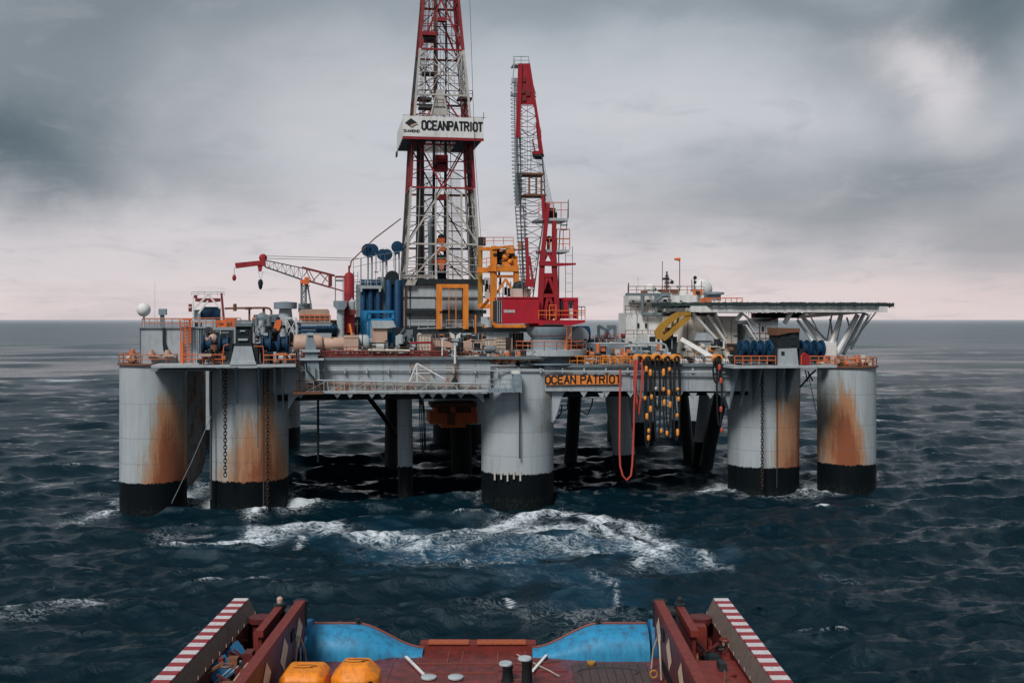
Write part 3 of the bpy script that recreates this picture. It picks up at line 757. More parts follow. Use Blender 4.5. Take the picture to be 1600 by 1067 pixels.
# ================================================================ main red crane
cr = thing('pedestal_crane', 'big red pedestal crane with its long boom raised almost upright beside the derrick', 'crane', P(860,570,0))
v0 = -1.2
m = MB(); c = P(858,568,v0); z1 = P(858,530,v0)[2]
m.lathe((c[0],c[1],c[2]), [(.5,-.6),(4.2,-.05),(4.4,.0),(4.4,.14),(2.9,.16),(2.4,1.6),(2.4,z1-c[2])], 28); m.lathe((c[0],c[1],P(858,530,v0)[2]), [(2.2,0),(2.9,.9),(2.9,1.6)], 28); build('pedestal', m, 'grey', cr)
m = MB().lathe((c[0],c[1],P(858,556,v0)[2]), [(4.4,0),(4.6,.12),(4.6,.8),(2.2,.85)], 32)
build('walkway', m, 'lightgrey', cr)
m = MB(); q = [(c[0]+4.45*math.cos(t), c[1]+4.45*math.sin(t), P(858,546,v0)[2]) for t in [math.radians(x) for x in range(150,391,20)]]; m.rail(q,1.1,1.2,.06)
m.ladder(P(889,556,-3.5),P(889,508,-3.5),.6,.05,.35); m.pb(881,512,886,548,-3,.12)
build('railing', m, 'rail_orange', cr)
m = MB().lathe((c[0],c[1],P(858,528,v0)[2]), [(2.0,0),(2.6,.3),(2.6,1.2),(1.9,1.3),(1.9,2.0)], 28); build('slew_ring', m, 'dred', cr)
m = MB().pe([(786,466),(841.5,465),(842,505),(785,506)], -3.4, 6.5); h = build('machinery_house', m, 'crane_red', cr)
m = MB(); q0 = P(787.5,488.5,-3.4); q1 = P(804,484,-3.4); put_text(m, 'SEATRAX', q0[0], -3.45, q0[2], q1[0]-q0[0], q1[2]-q0[2], .22); build('lettering', m, 'white', h)
m = MB().pb(785,464,842,466,-3.5,6.7); m.pb(841.6,466,842.6,506,-3.45,.2); build('edge', m, 'crane_red', h)
m = MB().pb(803,451,829,465,-1,2.6); build('engine_box', m, 'cream', h)
m = MB().lathe((P(812,451,0)[0],.2,P(812,451,0)[2]-.1), [(.9,0),(.95,.3),(.7,.9),(.01,1.1)], 14).pb(776,470,785,503,-2.6,3); build('exhaust', m, 'dark', h)
m = MB().rail([P(776,470,-2.7),P(785,470,-2.7)],.9,.5,.05)
for x in (777,780,783): m.pb(x,470,x+.8,504,-2.8,.1)
build('grille', m, 'lightgrey', h)
m = MB(); u0 = P(842,505,v0)[0]                       # boat shaped deck beneath the house and cab
m.pe([(842,500),(915,500),(914,504),(890,509),(842,508)], -3.6, 7.2); m.pe([(830,506),(845,505),(880,510),(868,517),(840,517)],-2.5,5); build('turntable', m, 'crane_red', cr)
m = MB().pb(896,465,903.5,498,-3.3,2.6).pb(881,470,888,498,-3.3,2.6).pb(881,465,903.5,470,-3.35,2.7).pb(881,470,903,498,-1.2,.5); cab = build('cab', m, 'crane_red', cr)
build('door', MB().pb(888.5,471,895.5,498,-3.0,.1), 'white', cab); build('window', MB().pb(889.5,473,894.5,481,-3.08,.08), 'glass', cab)
build('window', MB().pb(877,471,881,486,-3.0,2.2), 'glass', cab)
m = MB().rail([P(842,499,-3.5),P(878,499,-3.5),P(914,499,-3.5)],1.1,1.0,.055); m.pb(858,476,859.5,500,-3.7,.15); m.pb(868,476,869.5,500,-3.7,.15)
for y in (476,484,492): m.pb(858,y,869,y+1.3,-3.72,.15)
build('railing', m, 'orange', cr)
m = MB().rail([P(903,499,-3.5),P(914,499,-3.5)],1.6,.6,.05).ladder(P(889,470,-2),P(889,385,-2),.9,.035,1.0); m.pt([(873,500,-2),(873,395,-2),(875,360,-2)],.07); m.pb(850,506,880,508,-3.9,.2); build('ladder', m, 'wire', cr)
# A-frame mast (king post)
m = MB()
def beamp(m, x0,y0,x1,y1,v,w): m.bar(P(x0,y0,v),P(x1,y1,v),w,w)
for v in (-2.3, -.2):
    beamp(m,843,500,848,395,v,.62); beamp(m,848,400,856,318,v,.5); beamp(m,866,345,865,395,v,.5); beamp(m,865,395,871,500,v,.62)
    beamp(m,843,430,869,430,v,.5); beamp(m,843,462,871,462,v,.45); beamp(m,856,430,845,462,v,.4); beamp(m,856,430,868,462,v,.4); beamp(m,856,462,850,498,v,.35); beamp(m,858,462,868,498,v,.35); beamp(m,856,395,848,412,v,.3); beamp(m,857,395,864,410,v,.3)
m.pe([(843,408),(868,408),(870,411),(900,411),(900,414),(870,416),(843,415)], -2.8, .5)
m.pb(838,392,846,394,-2.4,.4); m.pe([(846,432),(868,432),(871,462),(844,462)],.6,.1)
build('king_post', m, 'mast_red', cr)
m = MB().pe([(847,432),(866,432),(870,498),(845,498)],.9,.1).pb(851,470,864,500,-1.4,1.5)
for y in (440,450,470,480,490): m.pb(844,y,871,y+1,-1.9,.2)
build('machinery', m, 'dred', cr)
for (x0,x1,y,v) in ((842,888,341,-2.4),(848,890,390,-2.4)):
    m = MB().pb(x0,y,x1,y+4,v,4.6); pl = build('mast_platform', m, 'lightgrey', cr)
    m = MB().rail([P(x0,y,v+.1),P(x1,y,v+.1)],2.0 if y<350 else 1.4,.9,.055); 
    if y > 350: m.rail([P(870,y,v+.1),P(x1,y,v+.1)],2.6,.7,.06)
    build('railing', m, 'rail_orange', pl)
m = MB().pb(856,325,868,333,-1.5,2.5).pb(858,333,866,341,-1.2,.3); m.lathe((P(855,337,0)[0],-.5,P(855,337,0)[2]), [(.5,0),(.3,.1),(.3,1.0),(.5,1.1)], 12,'x'); m.pt([(887,341,-2.4),(888,312,-2.4)],.05); m.sph(P(858,374,-1.8),.45,8).pb(856,376,860,390,-2,.6); build('sheave_head', m, 'dark', cr)
m = MB()
for x in (877,886): m.pt([(x,345,-2),(x-1,358,-2)],.05)
m.torus(P(881,352,-2),.5,.04,'z',10,4); m.torus(P(881,359,-2),.5,.04,'z',10,4); build('ladder_cage', m, 'wire', cr)
# boom: foot near (828,455), tip (817,98)
bo = build('boom', MB().lattice([(P(826,470,-2.2),P(818,330,-2.2)),(P(852,330,-2.2)+Vector((-.2,0,0)),P(852,332,-2.2)),], 1,.03,.03,'n'), 'derrick_grey', cr)
def quad(y, xl, xr, v=-2.2, d=1.6):
    return [P(xl,y,v), P(xr,y,v), P(xr,y,v+d), P(xl,y,v+d)]
m = MB()
secs = [(470,818,832,'lightgrey'),(322,813,852,'lightgrey'),(272,808,850,'lightgrey'),(215,806.5,843.5,'lightgrey')]
for s0, s1 in zip(secs[:-1], secs[1:]):
    A, B = quad(*s0[:3]), quad(*s1[:3])
    m.lattice(list(zip(A,B)), 9 if s0[0] > 400 else 4, .04, .075, 'z')
build('lattice_section', m, 'derrick_grey', bo)
m = MB(); A = quad(215,807,843); B = quad(100,811,826); m.lattice(list(zip(A,B)), 7, .04, .13, 'z')
for v in (-2.3,-.6):
    m.bar(P(810.5,215,v),P(814,100,v),.32); m.bar(P(844,215,v),P(826,100,v),.32); m.bar(P(847,240,v),P(843,212,v),.3)
m.pe([(811,164),(834,164),(827,100),(813,100)], -2.25, .15); m.pe([(811,164),(834,164),(827,100),(813,100)], -.6, .1)
build('boom_tip', m, 'mast_red', bo)
m = MB().pb(817,120,821,128,-2.4,.2).pb(814,140,820,146,-2.4,.2).pb(822,142,828,150,-2.4,.2).pb(816,152,822,158,-2.4,.2); build('opening', m, 'dred', bo)
m = MB().rail([P(802,101,-2),P(826,101,-2)],1.0,.8,.05).pb(802,100,826,102,-2,2); m.pb(800,122,810,129,-1.5,.4); m.pt([(804,92,-2),(801,128,-2)],.07).pt([(826,92,-2),(832,130,-2),(837,148,-2)],.06); m.pb(799,145,809,150,-1,.7).pb(834,150,838,151.5,-1,.5)
build('walkway', m, 'lightgrey', bo)
m = MB().pe([(805,270),(815,270),(816,300),(811,322),(806,322),(804,300)],-1.6,.1)
for a, b in (((804,130),(805,270)),((808,130),(814,270)),((806,130),(810,270)),((805,322),(816,452)),((818,322),(824,452)),((812,322),(820,452)),((813,205),(814,330))): m.bar(P(a[0],a[1],-1.4),P(b[0],b[1],-1.4),.11)
for y in range(132,450,6): m.torus(P(float(np.interp(y,[160,270,330,450],[807,809,814,820])),y,-1),.75,.04,'z',10,4)
build('ladder_cage', m, 'midgrey', bo)
m = MB().pb(817,270,850,273,-2.5,2.8).pb(819,303,854,306,-2.5,2.8); build('cross_beam', m, 'rust', bo)
m = MB()
for x in (826,837,845): m.pb(x,273,x+2.4,303,-2.3,.25)
build('post', m, 'rust', bo)
m = MB().bar(P(848,306,-2.3),P(850,345,-2.3),.35).bar(P(838,192,-1.5),P(843,237,-1.5),.18).bar(P(832,218,-1.5),P(836,237,-1.5),.15).bar(P(843,218,-1.5),P(847,237,-1.5),.15).pb(834,236,849,241,-2,1.0)
m.bar(P(823,372,-3),P(826,440,-3),.3).bar(P(827,400,-3),P(834,450,-3),.25).bar(P(823,372,-3),P(823,445,-3),.2).pb(822,436,835,448,-3.2,.7); build('pendant', m, 'mast_red', cr)
m = MB().pb(835,241,850,245,-2.2,1.2).pb(837,245,848,248,-2,.8); build('bridle_block', m, 'dark', cr)
m = MB()
for i in range(6): m.tube(P(838+i*2,248,-1.5), P(857+i*1.8,330,-.8), .028, 4)
for x,y,x2,y2 in ((820,215,822,450),(828,215,830,270),(836,190,828,270),(824,164,824,270),(845,200,848,270)): m.tube(P(x,y,-1.5),P(x2,y2,-1.5),.03,4)
m.pt([(817,205,-1.5),(826,213,-1.5),(833,211,-1.5),(838,206,-1.5)],.06); m.pt([(816,325,-1.5),(822,333,-1.5),(836,335,-1.5),(842,330,-1.5)],.06)
build('hoist_rope', m, 'wire', cr)
# ================================================================ small crane at the left
sc = thing('knuckle_crane', 'small red and grey lattice boom crane lying low over the boom rest', 'crane', P(546,480,0))
vk = 0
m = MB().lathe((P(545.5,490,vk)[0],vk,P(545,490,vk)[2]), [(.7,-2.4),(.72,1.0),(.64,1.2),(.64,P(545,428,vk)[2]-P(545,490,vk)[2]-.4),(.5,P(545,428,vk)[2]-P(545,490,vk)[2]),(.12,5.2),(.12,6)], 18); build('king_post', m, 'red', sc)
tip, root = (418,402), (540,447)
m = MB()
for v in (-.6,.6): m.tube(P(416,407,v),P(473,419,v),.07,5); m.tube(P(414,417,v),P(472,437,v),.1,5)
m.lattice([(P(416,407,-.6),P(473,419,-.6)),(P(414,417,-.6),P(472,437,-.6))],9,.03,.04,'z')
b2 = build('boom', m, 'derrick_grey', sc)
m = MB()
for v in (-.6,.6):
    m.bar(P(472,418,v),P(523,431,v),.27); m.bar(P(478,438,v),P(516,449,v),.22); m.tube(P(516,449,v),P(537,455,v),.09,5)
    for a, b in (((482,421),(474,432)),((482,421),(492,440)),((500,427),(488,440)),((500,427),(512,440)),((512,430),(503,444)),((478,421),(486,439))): m.tube(P(*a,v),P(*b,v),.06,4)
m.pb(513,430,519,447,-.7,1.4); m.pb(524,431,539,434,-.3,.5)
build('boom_heel', m, 'dred', b2)
m = MB().pe([(367,411),(408,407),(409,400),(414,399),(415,417),(406,414),(368,419)], -.5, 1.0).pe([(402,414),(410,414),(408,424),(404,424)],-.4,.8).sph(P(411,403,0),.5,10); build('boom_tip', m, 'red', b2)
m = MB().pt([(366,418,0),(366,430,0)],.03).pt([(404,424,0),(407,438,0)],.02).pt([(411,424,0),(408,438,0)],.02).pt([(412,400,0),(560,404,0)],.03).pt([(412,404,0),(550,407,0)],.03); build('hoist_rope', m, 'wire', sc)
m = MB().sph(P(366,434,0),.25,8,1.6); build('hook_block', m, 'red', sc)
m = MB().lathe(P(407,445,0), [(.05,-.6),(.2,-.4),(.32,.2),(.25,.55),(.05,.7)],10).torus(P(407,450,0),.14,.05,'y',10,4); build('hook_block', m, 'dark', sc)
br_ = thing('boom_rest', 'grey lattice boom rest with an orange head under the small crane boom', 'support', P(478,475,0))
m = MB().lattice([(P(471,476,0),P(471,443,0)),(P(478,476,0),P(478,443,0)),(P(478,476,1.2),P(478,443,1.2)),(P(471,476,1.2),P(471,443,1.2))],4,.06,.12,'z').bar(P(480,442,0),P(487,484,0),.2).bar(P(484,446,0),P(472,460,0),.1); build('post', m, 'midgrey', br_)
m = MB().pb(469,437,476,443,-.8,2.0).pe([(476,433),(482,433),(484,438),(481,444),(475,444)],-.9,2.1); build('head', m, 'orange', br_)
# ================================================================ deck load, left half
def bx(name, col, lab, cat, x0,y0,x1,y1,v,d, det=True, group=None, parts=()):
    t = thing(name, lab, cat, P((x0+x1)/2,y1,v), group)
    build('body', MB().pb(x0,y0,x1,y1,v,d), col, t)
    for pn, pm, rects in parts:
        for r in rects: build(pn, MB().pb(*r[:4], v-.06-(r[4] if len(r)>4 else 0), .12), pm, t)
    return t
# machinery house on the left corner
mh = thing('machinery_house', 'plain grey steel machinery house with an orange ladder on the platform corner', 'deckhouse', P(270,567,-2))
m = MB().pb(218,512,311,568,-2.5,9); m.pb(311,513,322,568,-2.0,8); build('wall', m, 'hull', mh)
m = MB().pb(217,511,322,513,-2.7,9.4).pb(217.5,513,219,567,-2.62,.2)
for x in (300,304,308,313,318): m.pb(x,513,x+.7,567,-2.58,.12)
build('trim', m, 'grey', mh)
m = MB().rail([P(222,512,-2.4),P(292,512,-2.4)],1.1,.9,.045); m.rail([P(222,512,3),P(292,512,3)],1.1,.9,.045); build('railing', m, 'rail_orange', mh)
m = MB().ladder(P(289,569,-2.9),P(289,500,-2.9),1.0,.07,.35); m.ladder(P(293,535,-3.3),P(293,500,-3.3),.7,.06,.35); m.pb(284,497,300,500,-3.3,.3); m.pb(282,534,286,569,-3,.15); m.pb(296,497,298,535,-3.2,.15); build('ladder', m, 'orange', mh)
m = MB().pe([(254,512),(258,512),(258,533),(263,548),(261,553),(255,548),(254,535)],-2.75,.2); build('vent_pipe', m, 'dark', mh)
m = MB(); m.pb(230,554,272,557,-3.6,.8); m.cyl(P(236,560,-3),.3,1,8).cyl(P(262,560,-3),.3,1,8); m.pb(312,553,330,557,-9.5,.8); build('pipe', m, 'tan', mh)
rd = thing('radome', 'white satellite dome on a short post on the machinery house roof', 'satellite dome', P(225,512,2))
build('dome', MB().sph(P(224.5,484,2),.85,18), 'white', rd); build('post', MB().tube(P(225,512,2),P(225,494,2),.12,8).lathe(P(224.5,493,2),[(.2,0),(.6,.3)],12), 'lightgrey', rd)
ev = thing('exhaust_head', 'dark grey square exhaust head on a short pipe behind the machinery house railing', 'exhaust', P(253,512,0))
build('pipe', MB().pb(250,490,256,512,0,.6), 'midgrey', ev); build('cap', MB().pb(247.5,482.5,259,492,-.2,1.1), 'grey', ev)
wire([(242,512,3),(242,440,3)], .02, 'very thin whip aerial beside the white dome', 'aerial', 'lightgrey', 'aerial')
# tank skid with A-frame
tf = thing('tank_frame', 'white and red A-frame rack holding a round dark tank', 'frame', P(328,500,4))
m = MB()
for v in (4,8): 
    m.bar(P(302,500,v),P(302,462,v),.15); m.bar(P(346,500,v),P(346,462,v),.2)
    for a,b in (((304,482),(325,460)),((325,460),(344,482)),((310,490),(325,470))): m.bar(P(*a,v),P(*b,v),.22)
m.rail([P(299,462,4),P(350,462,4)],.5,.8,.05); m.rail([P(299,462,8),P(350,462,8)],.5,.8,.05)
build('frame', m, 'white', tf)
m = MB().pe([(305,466),(345,466),(345,471),(325,473),(305,471)],5,.3); m.bar(P(346,458,4),P(350,500,4),.25); m.pb(303,461,308,466,4,.3); build('beam', m, 'dred', tf)
m = MB().lathe((P(315,490,6)[0],6,P(315,491,6)[2]), [(.1,0),(.95,.15),(.95,2.3),(.1,2.5)],16,'x'); build('tank', m, 'dblue', tf); build('box', MB().pb(302,484,313,499,4.4,2), 'grey', tf)
build('railing', MB().rail([P(300,511,0),P(376,511,0)],1.1,.8,.05), 'rail_orange', tf)
bx('orange_container','orange','bright orange open container on the roof next to the winch cabin','container',352,497,368,511,1,2,parts=(('panel','rust',[(355,503,358,509),(360,502,362,508)]),))
bx('orange_container','orange','dull orange low container half behind the winch cabin','container',338,500,352,511,1.5,2,parts=(('panel','rust',[(341,505,349,507)]),))
bx('roof_box','hull','small flat grey cabinet beside the tank rack','cabinet',302,499,337,512,2,3,parts=(('louver','dark',[(304,503,309,510),(313,503,315,510)]),))
bx('flare_marker','dred','narrow red and white box beside the tank rack','box',294.5,475,299,487,2,.6,parts=(('stripe','white',[(295,479,298.5,481)]),))
# rusty pipe run
pr_ = thing('overhead_pipe', 'rusty brown overhead pipe bent down behind the dark conical ventilator', 'pipe', P(390,500,2))
m = MB().pt([(351,482,2),(368,481.5,2),(416,481,2),(421,482,2),(424,486,2),(424,495,2)],.13,8); build('pipe', m, 'rust', pr_)
m = MB().pb(388,481,391,500,2.1,.3).pb(410,481,414,500,2.1,.5).cyl(P(367,486,2),.22,.9,8).cyl(P(388,484,2),.4,.35,8); build('support', m, 'rust', pr_)
def winch_cabin(x, y0, roofm, w=11, lab='', vv=-8.6):
    t = thing('winch_cabin', lab, 'cabin', P(x,y0+68,vv))
    m = MB().pb(x-w,y0+8,x+w+2,y0+36,vv+.3,3.2); build('cabin', m, 'dark', t)
    m = MB().pb(x-w-1,y0+4,x+w+3,y0+9,vv,3.8).pb(x-w-.5,y0-1,x+w,y0+2,vv+.5,2.4); 
    for q in (x-w, x-w+5, x+w-5, x+w): m.pb(q,y0+1,q+1,y0+5,vv+.5,.15)
    build('roof', m, roofm, t)
    for a,b,c,d in ((x-8,y0+14,x-1,y0+21),(x+2,y0+13,x+9,y0+21),(x-7,y0+25,x-4,y0+31)): build('window', MB().pb(a,b,c,d,vv+.22,.1), 'glass', t)
    build('sheave', MB().pb(x-4,y0+15,x+4,y0+17,vv+.1,.1).pb(x-7,y0+28,x+8,y0+31,vv+.1,.1), 'lightgrey', t)
    m = MB().pe([(x-13,y0+40),(x+14,y0+40),(x+20,y0+66),(x-19,y0+66)],vv-.2,3.4); build('base', m, 'hull', t)
    m = MB().pb(x-22,y0+36,x-16,y0+70,vv+.2,2.4).pb(x+18,y0+36,x+24,y0+70,vv+.2,2.4).pb(x-14,y0+36,x+15,y0+40,vv,3); build('frame', m, 'dark', t)
    m = MB().pb(x-20,y0+65,x+21,y0+69,vv-.5,1.2); build('sill', m, 'lightgrey', t)
    return t
winch_cabin(379, 501, 'midgrey', 11, 'flat roofed dark winch control cabin above a pale grey sloped base between two chains')
t = thing('winch_cabin', 'brown roofed dark winch control cabin on a grey block below the helideck', 'cabin', P(1232,575,-8.6))
build('roof', MB().pe([(1215,512),(1250,513),(1250,519),(1233,520),(1215,524)],-8.7,3.2), 'rust', t)
build('cabin', MB().pb(1216,519,1249,545,-8.4,2.8), 'dark', t)
for a in ((1220,522,1226,530),(1234,521,1244,529),(1236,533,1244,540)): build('window', MB().pb(*a,-8.46,.1), 'glass', t)
build('base', MB().pe([(1217,545),(1245,544),(1248,574),(1216,574)],-8.6,3.0), 'hull', t)
build('frame', MB().pb(1211,545,1217,575,-8.3,2.4).pb(1249,545,1255,575,-8.3,2.4).pb(1221,549,1226,555,-8.66,.1), 'dark', t)
# anchor winches
def winch(x, y, n, r, sp, lab, v=-6.5, group=None):
    t = thing('anchor_winch', lab, 'winch', P(x,y+16,v))
    for i in range(n):
        px = x+(i-(n-1)/2)*sp; c = P(px,y+(i%2)*5,v+(i%2)*1.2)
        m = MB().lathe((c[0]-.55,c[1],c[2]), [(r,0),(r,.22),(r*.62,.26),(r*.62,.84),(r,.88),(r,1.1)], 22, 'x'); build('drum', m, 'blue' if i%3 == 1 else 'dblue', t)
        m = MB()
        for k in range(8):
            a = k*math.pi/4; m.tube((c[0]+.58,c[1],c[2]),(c[0]+.58,c[1]+r*.9*math.cos(a),c[2]+r*.9*math.sin(a)),.07,4); m.tube((c[0]-.58,c[1],c[2]),(c[0]-.58,c[1]+r*.9*math.cos(a),c[2]+r*.9*math.sin(a)),.07,4)
        build('spokes', m, 'dblue', t)
    m = MB().pb(x-sp*n/2-3,y+12,x+sp*n/2+3,y+20,v-1,3.5); m.pb(x-sp*n/2-4,y-2,x-sp*n/2-1,y+12,v+.4,1.4); build('bedframe', m, 'dark', t)
    return t
winch(337,538,3,1.15,13,'blue anchor winch with spoked drums between the machinery house and the winch cabin')
winch(429,538,3,1.15,13,'blue anchor winch with spoked drums between the winch cabin and the fairlead tower')
winch(1184,545,5,1.15,11,'long row of blue anchor winch drums below the pale pipework wall')
winch(1267,545,3,1.15,11,'pair of blue anchor winch drums between the brown roofed cabin and helideck struts')
m = MB().pb(320,527,325,541,-7,.6).pe([(322,533),(334,523),(338,527),(337,534),(330,542),(321,542)],-6.9,.8).sph(P(333,529,-6.8),.55,8); one('orange_cover', m, 'tan', 'pink orange cover over the winch beside the grey machinery house', 'cover')
m = MB().pe([(432,500),(440,499),(439,508),(436,516),(429,518),(427,512)],-3,.6); one('orange_cover', m, 'orange', 'bright orange wrapped hose bundle above the second blue winch', 'cover')
# ventilators
cw = thing('mushroom_vent', 'big flat round grey mushroom ventilator standing next to the boom rest', 'ventilator', P(446,505,0))
z0 = P(446,482,0)[2]; u = P(446,482,0)[0]
build('cap', MB().lathe((u,0,z0), [(1.35,-.05),(1.4,0),(1.42,.75),(.3,.85)],26), 'grey', cw); build('neck', MB().lathe((u,0,P(446,508,0)[2]), [(.95,0),(.8,1.5),(.75,2.0),(1.1,2.3)],20), 'hull', cw)
m = MB(); c = P(410,500,0); m.lathe(c,[(.15,.9),(.35,.85),(.95,.2),(.95,-.1),(.4,-.2),(.4,-1.6)],18); one('mushroom_vent', m, 'midgrey', 'small dark conical ventilator in front of the rusty overhead pipe', 'ventilator')
bx('vent_box','grey','square grey ventilation box beside the big round ventilator','ventilator',421,491,440,503,1,1.6,parts=(('louver','midgrey',[(423,493,438,494),(423,496,438,497),(423,499,438,500)]),))
bx('vent_box','grey','grey ventilation box under the boom rest','ventilator',466,474,487,488,1,1.6,parts=(('louver','midgrey',[(468,477,485,478),(468,481,485,482)]),))
fp = thing('open_skid', 'open pale framed skid packed with dark machinery between ventilator and shed', 'skid', P(455,530,-2))
build('frame', MB().lattice([(P(447,530,-2),P(447,497,-2)),(P(463,530,-2),P(463,497,-2)),(P(463,530,1),P(463,497,1)),(P(447,530,1),P(447,497,1))],1,.05,.08,'x').pb(446,496,465,498,-2.1,.2), 'white', fp)
m = MB(); random.seed(3)
for i in range(16): x=random.uniform(449,460); y=random.uniform(500,522); m.pb(x,y,x+random.uniform(1,4),y+random.uniform(3,8),-1.8+random.random()*2,.6)
build('machinery', m, 'dark', fp)
def clutter(name, lab, x0,y0,x1,y1,v,d,mat,n,seed,cat='equipment', mats=('lightgrey','dark','hull')):
    random.seed(seed); t = thing(name, lab, cat, P((x0+x1)/2,y1,v))
    for k, mt in enumerate((mat,)+tuple(mats)):
        m = MB()
        for i in range(n):
            x = random.uniform(x0,x1-4); y = random.uniform(y0,y1-3); w = random.uniform(1.5,8); h = random.uniform(2,7); vv = v+random.random()*d
            q = random.random()
            if q < .35: m.pb(x,y,min(x+w,x1),min(y+h,y1),vv,.8)
            elif q < .6: m.cyl(P(x,min(y+h,y1),vv), random.uniform(.15,.5), random.uniform(.4,1.3), 10)
            elif q < .85: m.pt([(x,y,vv),(min(x+w*2.5,x1),y+random.uniform(-1,1),vv)], random.uniform(.04,.12), 6)
            else: m.lathe(P(x,y+2,vv), [(.02,-.3),(random.uniform(.25,.45),-.2),(.35,.3),(.02,.4)], 10, 'x')
        build(('machinery','pipework','valve','casing')[k], m, mt, t)
    return t
clutter('pump_skid','tangle of grey pumps and valves between the winch cabin and the orange bundle', 396,505,446,526,-3,3,'midgrey',10,11)
clutter('pump_skid','dark pipes and valves at the foot of the orange ladder and first winch', 312,546,352,568,-8,2,'dark',7,12, mats=('rust','rail_orange','hull'))
clutter('pump_skid','dark pipes and valves on the deck in front of the second winch', 414,552,462,568,-8,2,'dark',7,13, mats=('rust','rail_orange','hull'))
# dark backing boxes added along the deck edge to stand in for shaded gaps
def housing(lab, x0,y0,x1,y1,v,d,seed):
    random.seed(seed); t = thing('deck_backing', lab, 'housing', P((x0+x1)/2,y1,v)); build('body', MB().pb(x0,y0,x1,y1,v,d), 'dark', t)
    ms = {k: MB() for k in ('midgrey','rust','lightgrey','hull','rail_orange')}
    n = int((x1-x0)*.9)
    for i in range(n):
        k = random.choice(list(ms)); x = random.uniform(x0,x1-3); y = random.uniform(y0-1,y1-3); q = random.random(); vv = v-random.uniform(.1,1.0)
        if q < .4: ms[k].pb(x,y,min(x1,x+random.uniform(.8,4)),min(y1,y+random.uniform(1.5,6)),vv,.3)
        elif q < .65: ms[k].pt([(x,y,vv),(min(x1,x+random.uniform(4,16)),y,vv)], random.uniform(.035,.09), 5)
        elif q < .85: ms[k].pt([(x,y0,vv),(x,y1,vv)], random.uniform(.03,.07), 5)
        else: ms[k].lathe(P(x,y+2,vv), [(.02,-.25),(.22,-.18),(.22,.2),(.02,.3)], 8, random.choice('xyz'))
    for k, m in ms.items(): build({'midgrey':'cabinet','rust':'pipework','lightgrey':'valve','hull':'casing','rail_orange':'handrail'}[k], m, k, t)
housing('long dark backing box for the shaded gap, full of pipe stubs, under the beige wrapped bundles', 466,547,652,561,-2.6,3,51)
housing('long dark backing box for the shaded gap, full of valves, below the salmon containers and the floodlight mast', 655,549,760,562,-2.4,3,52)
housing('dark backing box with grey valves for the shaded gap below the cream rack, up to the crane pedestal', 762,551,828,567,-2.4,3,53)
housing('dark pipe filled backing box for the shaded gap between the crane pedestal and the hose saddles', 885,556,985,573,-2.2,3,54)
housing('dark backing box for the shaded gap behind the row of hanging hoses', 987,552,1062,572,-1.8,3,55)
housing('dark backing box for the shaded gap behind the blue winches beside the grey machinery house', 322,516,362,566,-1,3,56)
housing('dark backing box for the shaded gap behind the second pair of blue winch drums', 398,520,464,566,-1,3,57)
housing('dark backing box for the shaded gap behind the winch row by the brown roofed cabin', 1150,538,1216,570,-1,3,58)
housing('low dark backing box for the shaded gap under the helideck struts', 1250,553,1276,571,-1,3,59)
# beige roofed shed
sh = thing('roofed_shed', 'beige roofed equipment shed with an orange rail front and teal pipes beneath', 'shed', P(492,520,-1))
m = MB().pe([(467,486),(474,483),(512,483),(515,486),(515,494),(467,494)],-1,5); build('roof', m, 'beige', sh); build('wall', MB().pb(468,494,515,505,-.6,4), 'cream', sh)
m = MB().rail([P(468,505,-1.2),P(516,505,-1.2)],1.0,.6,.06); build('railing', m, 'orange', sh)
m = MB().pb(464,504,520,507,-1.4,5); build('floor', m, 'midgrey', sh)
m = MB().pt([(466,512,-2),(528,512,-2)],.22,8).pt([(466,518,-2),(520,518,-2)],.2,8).pb(466,506,470,522,-1.8,.4).pb(518,506,526,522,-1.8,.6)
for x in range(496,524,5): m.sph(P(x,512.5,-2.2),.32,8)
build('pipe', m, 'dblue', sh)
bx('dark_tank','dark','long dark horizontal tank half hidden behind the white cylinder','tank',541,495,566,520,3,3)
cyl = thing('gas_bottle', 'small white upright gas bottle in front of the red kingpost', 'bottle', P(550,485,-1))
build('body', MB().lathe(P(550,484,-1),[(.4,0),(.42,.1),(.42,1.0),(.2,1.25),(.08,1.3),(.08,1.5)],14), 'lightgrey', cyl); build('stand', MB().pb(543,484,556,492,-1.4,1.2), 'dred', cyl)
duct = thing('vent_duct', 'tall ribbed grey vent duct with a square head between shed and red kingpost', 'duct', P(532,530,-2))
m = MB().pb(521,470,542,478,-2.2,1.8).pe([(521,478),(542,478),(538,484),(527,484)],-2.2,1.8); build('head', m, 'grey', duct)
m = MB(); c = P(532,530,-1.3); H_ = P(532,484,-1.3)[2]-c[2]; m.lathe(c,[(.42,0)]+[(.42+(.06 if i%2 else 0),H_*i/12) for i in range(1,13)],14); build('pipe', m, 'lightgrey', duct)
m = MB().pt([(524,470,-2),(524,431,-2)],.06).pt([(536,470,-2),(536,431,-2)],.05).pb(524,437,537,440,-2.05,.1); build('frame', m, 'midgrey', duct)
m = MB().bar(P(546,506,-2.5),P(550,524,-2.5),.25); one('yellow_bar', m, 'yellow', 'short slanting yellow bar before the dark tank', 'bar')
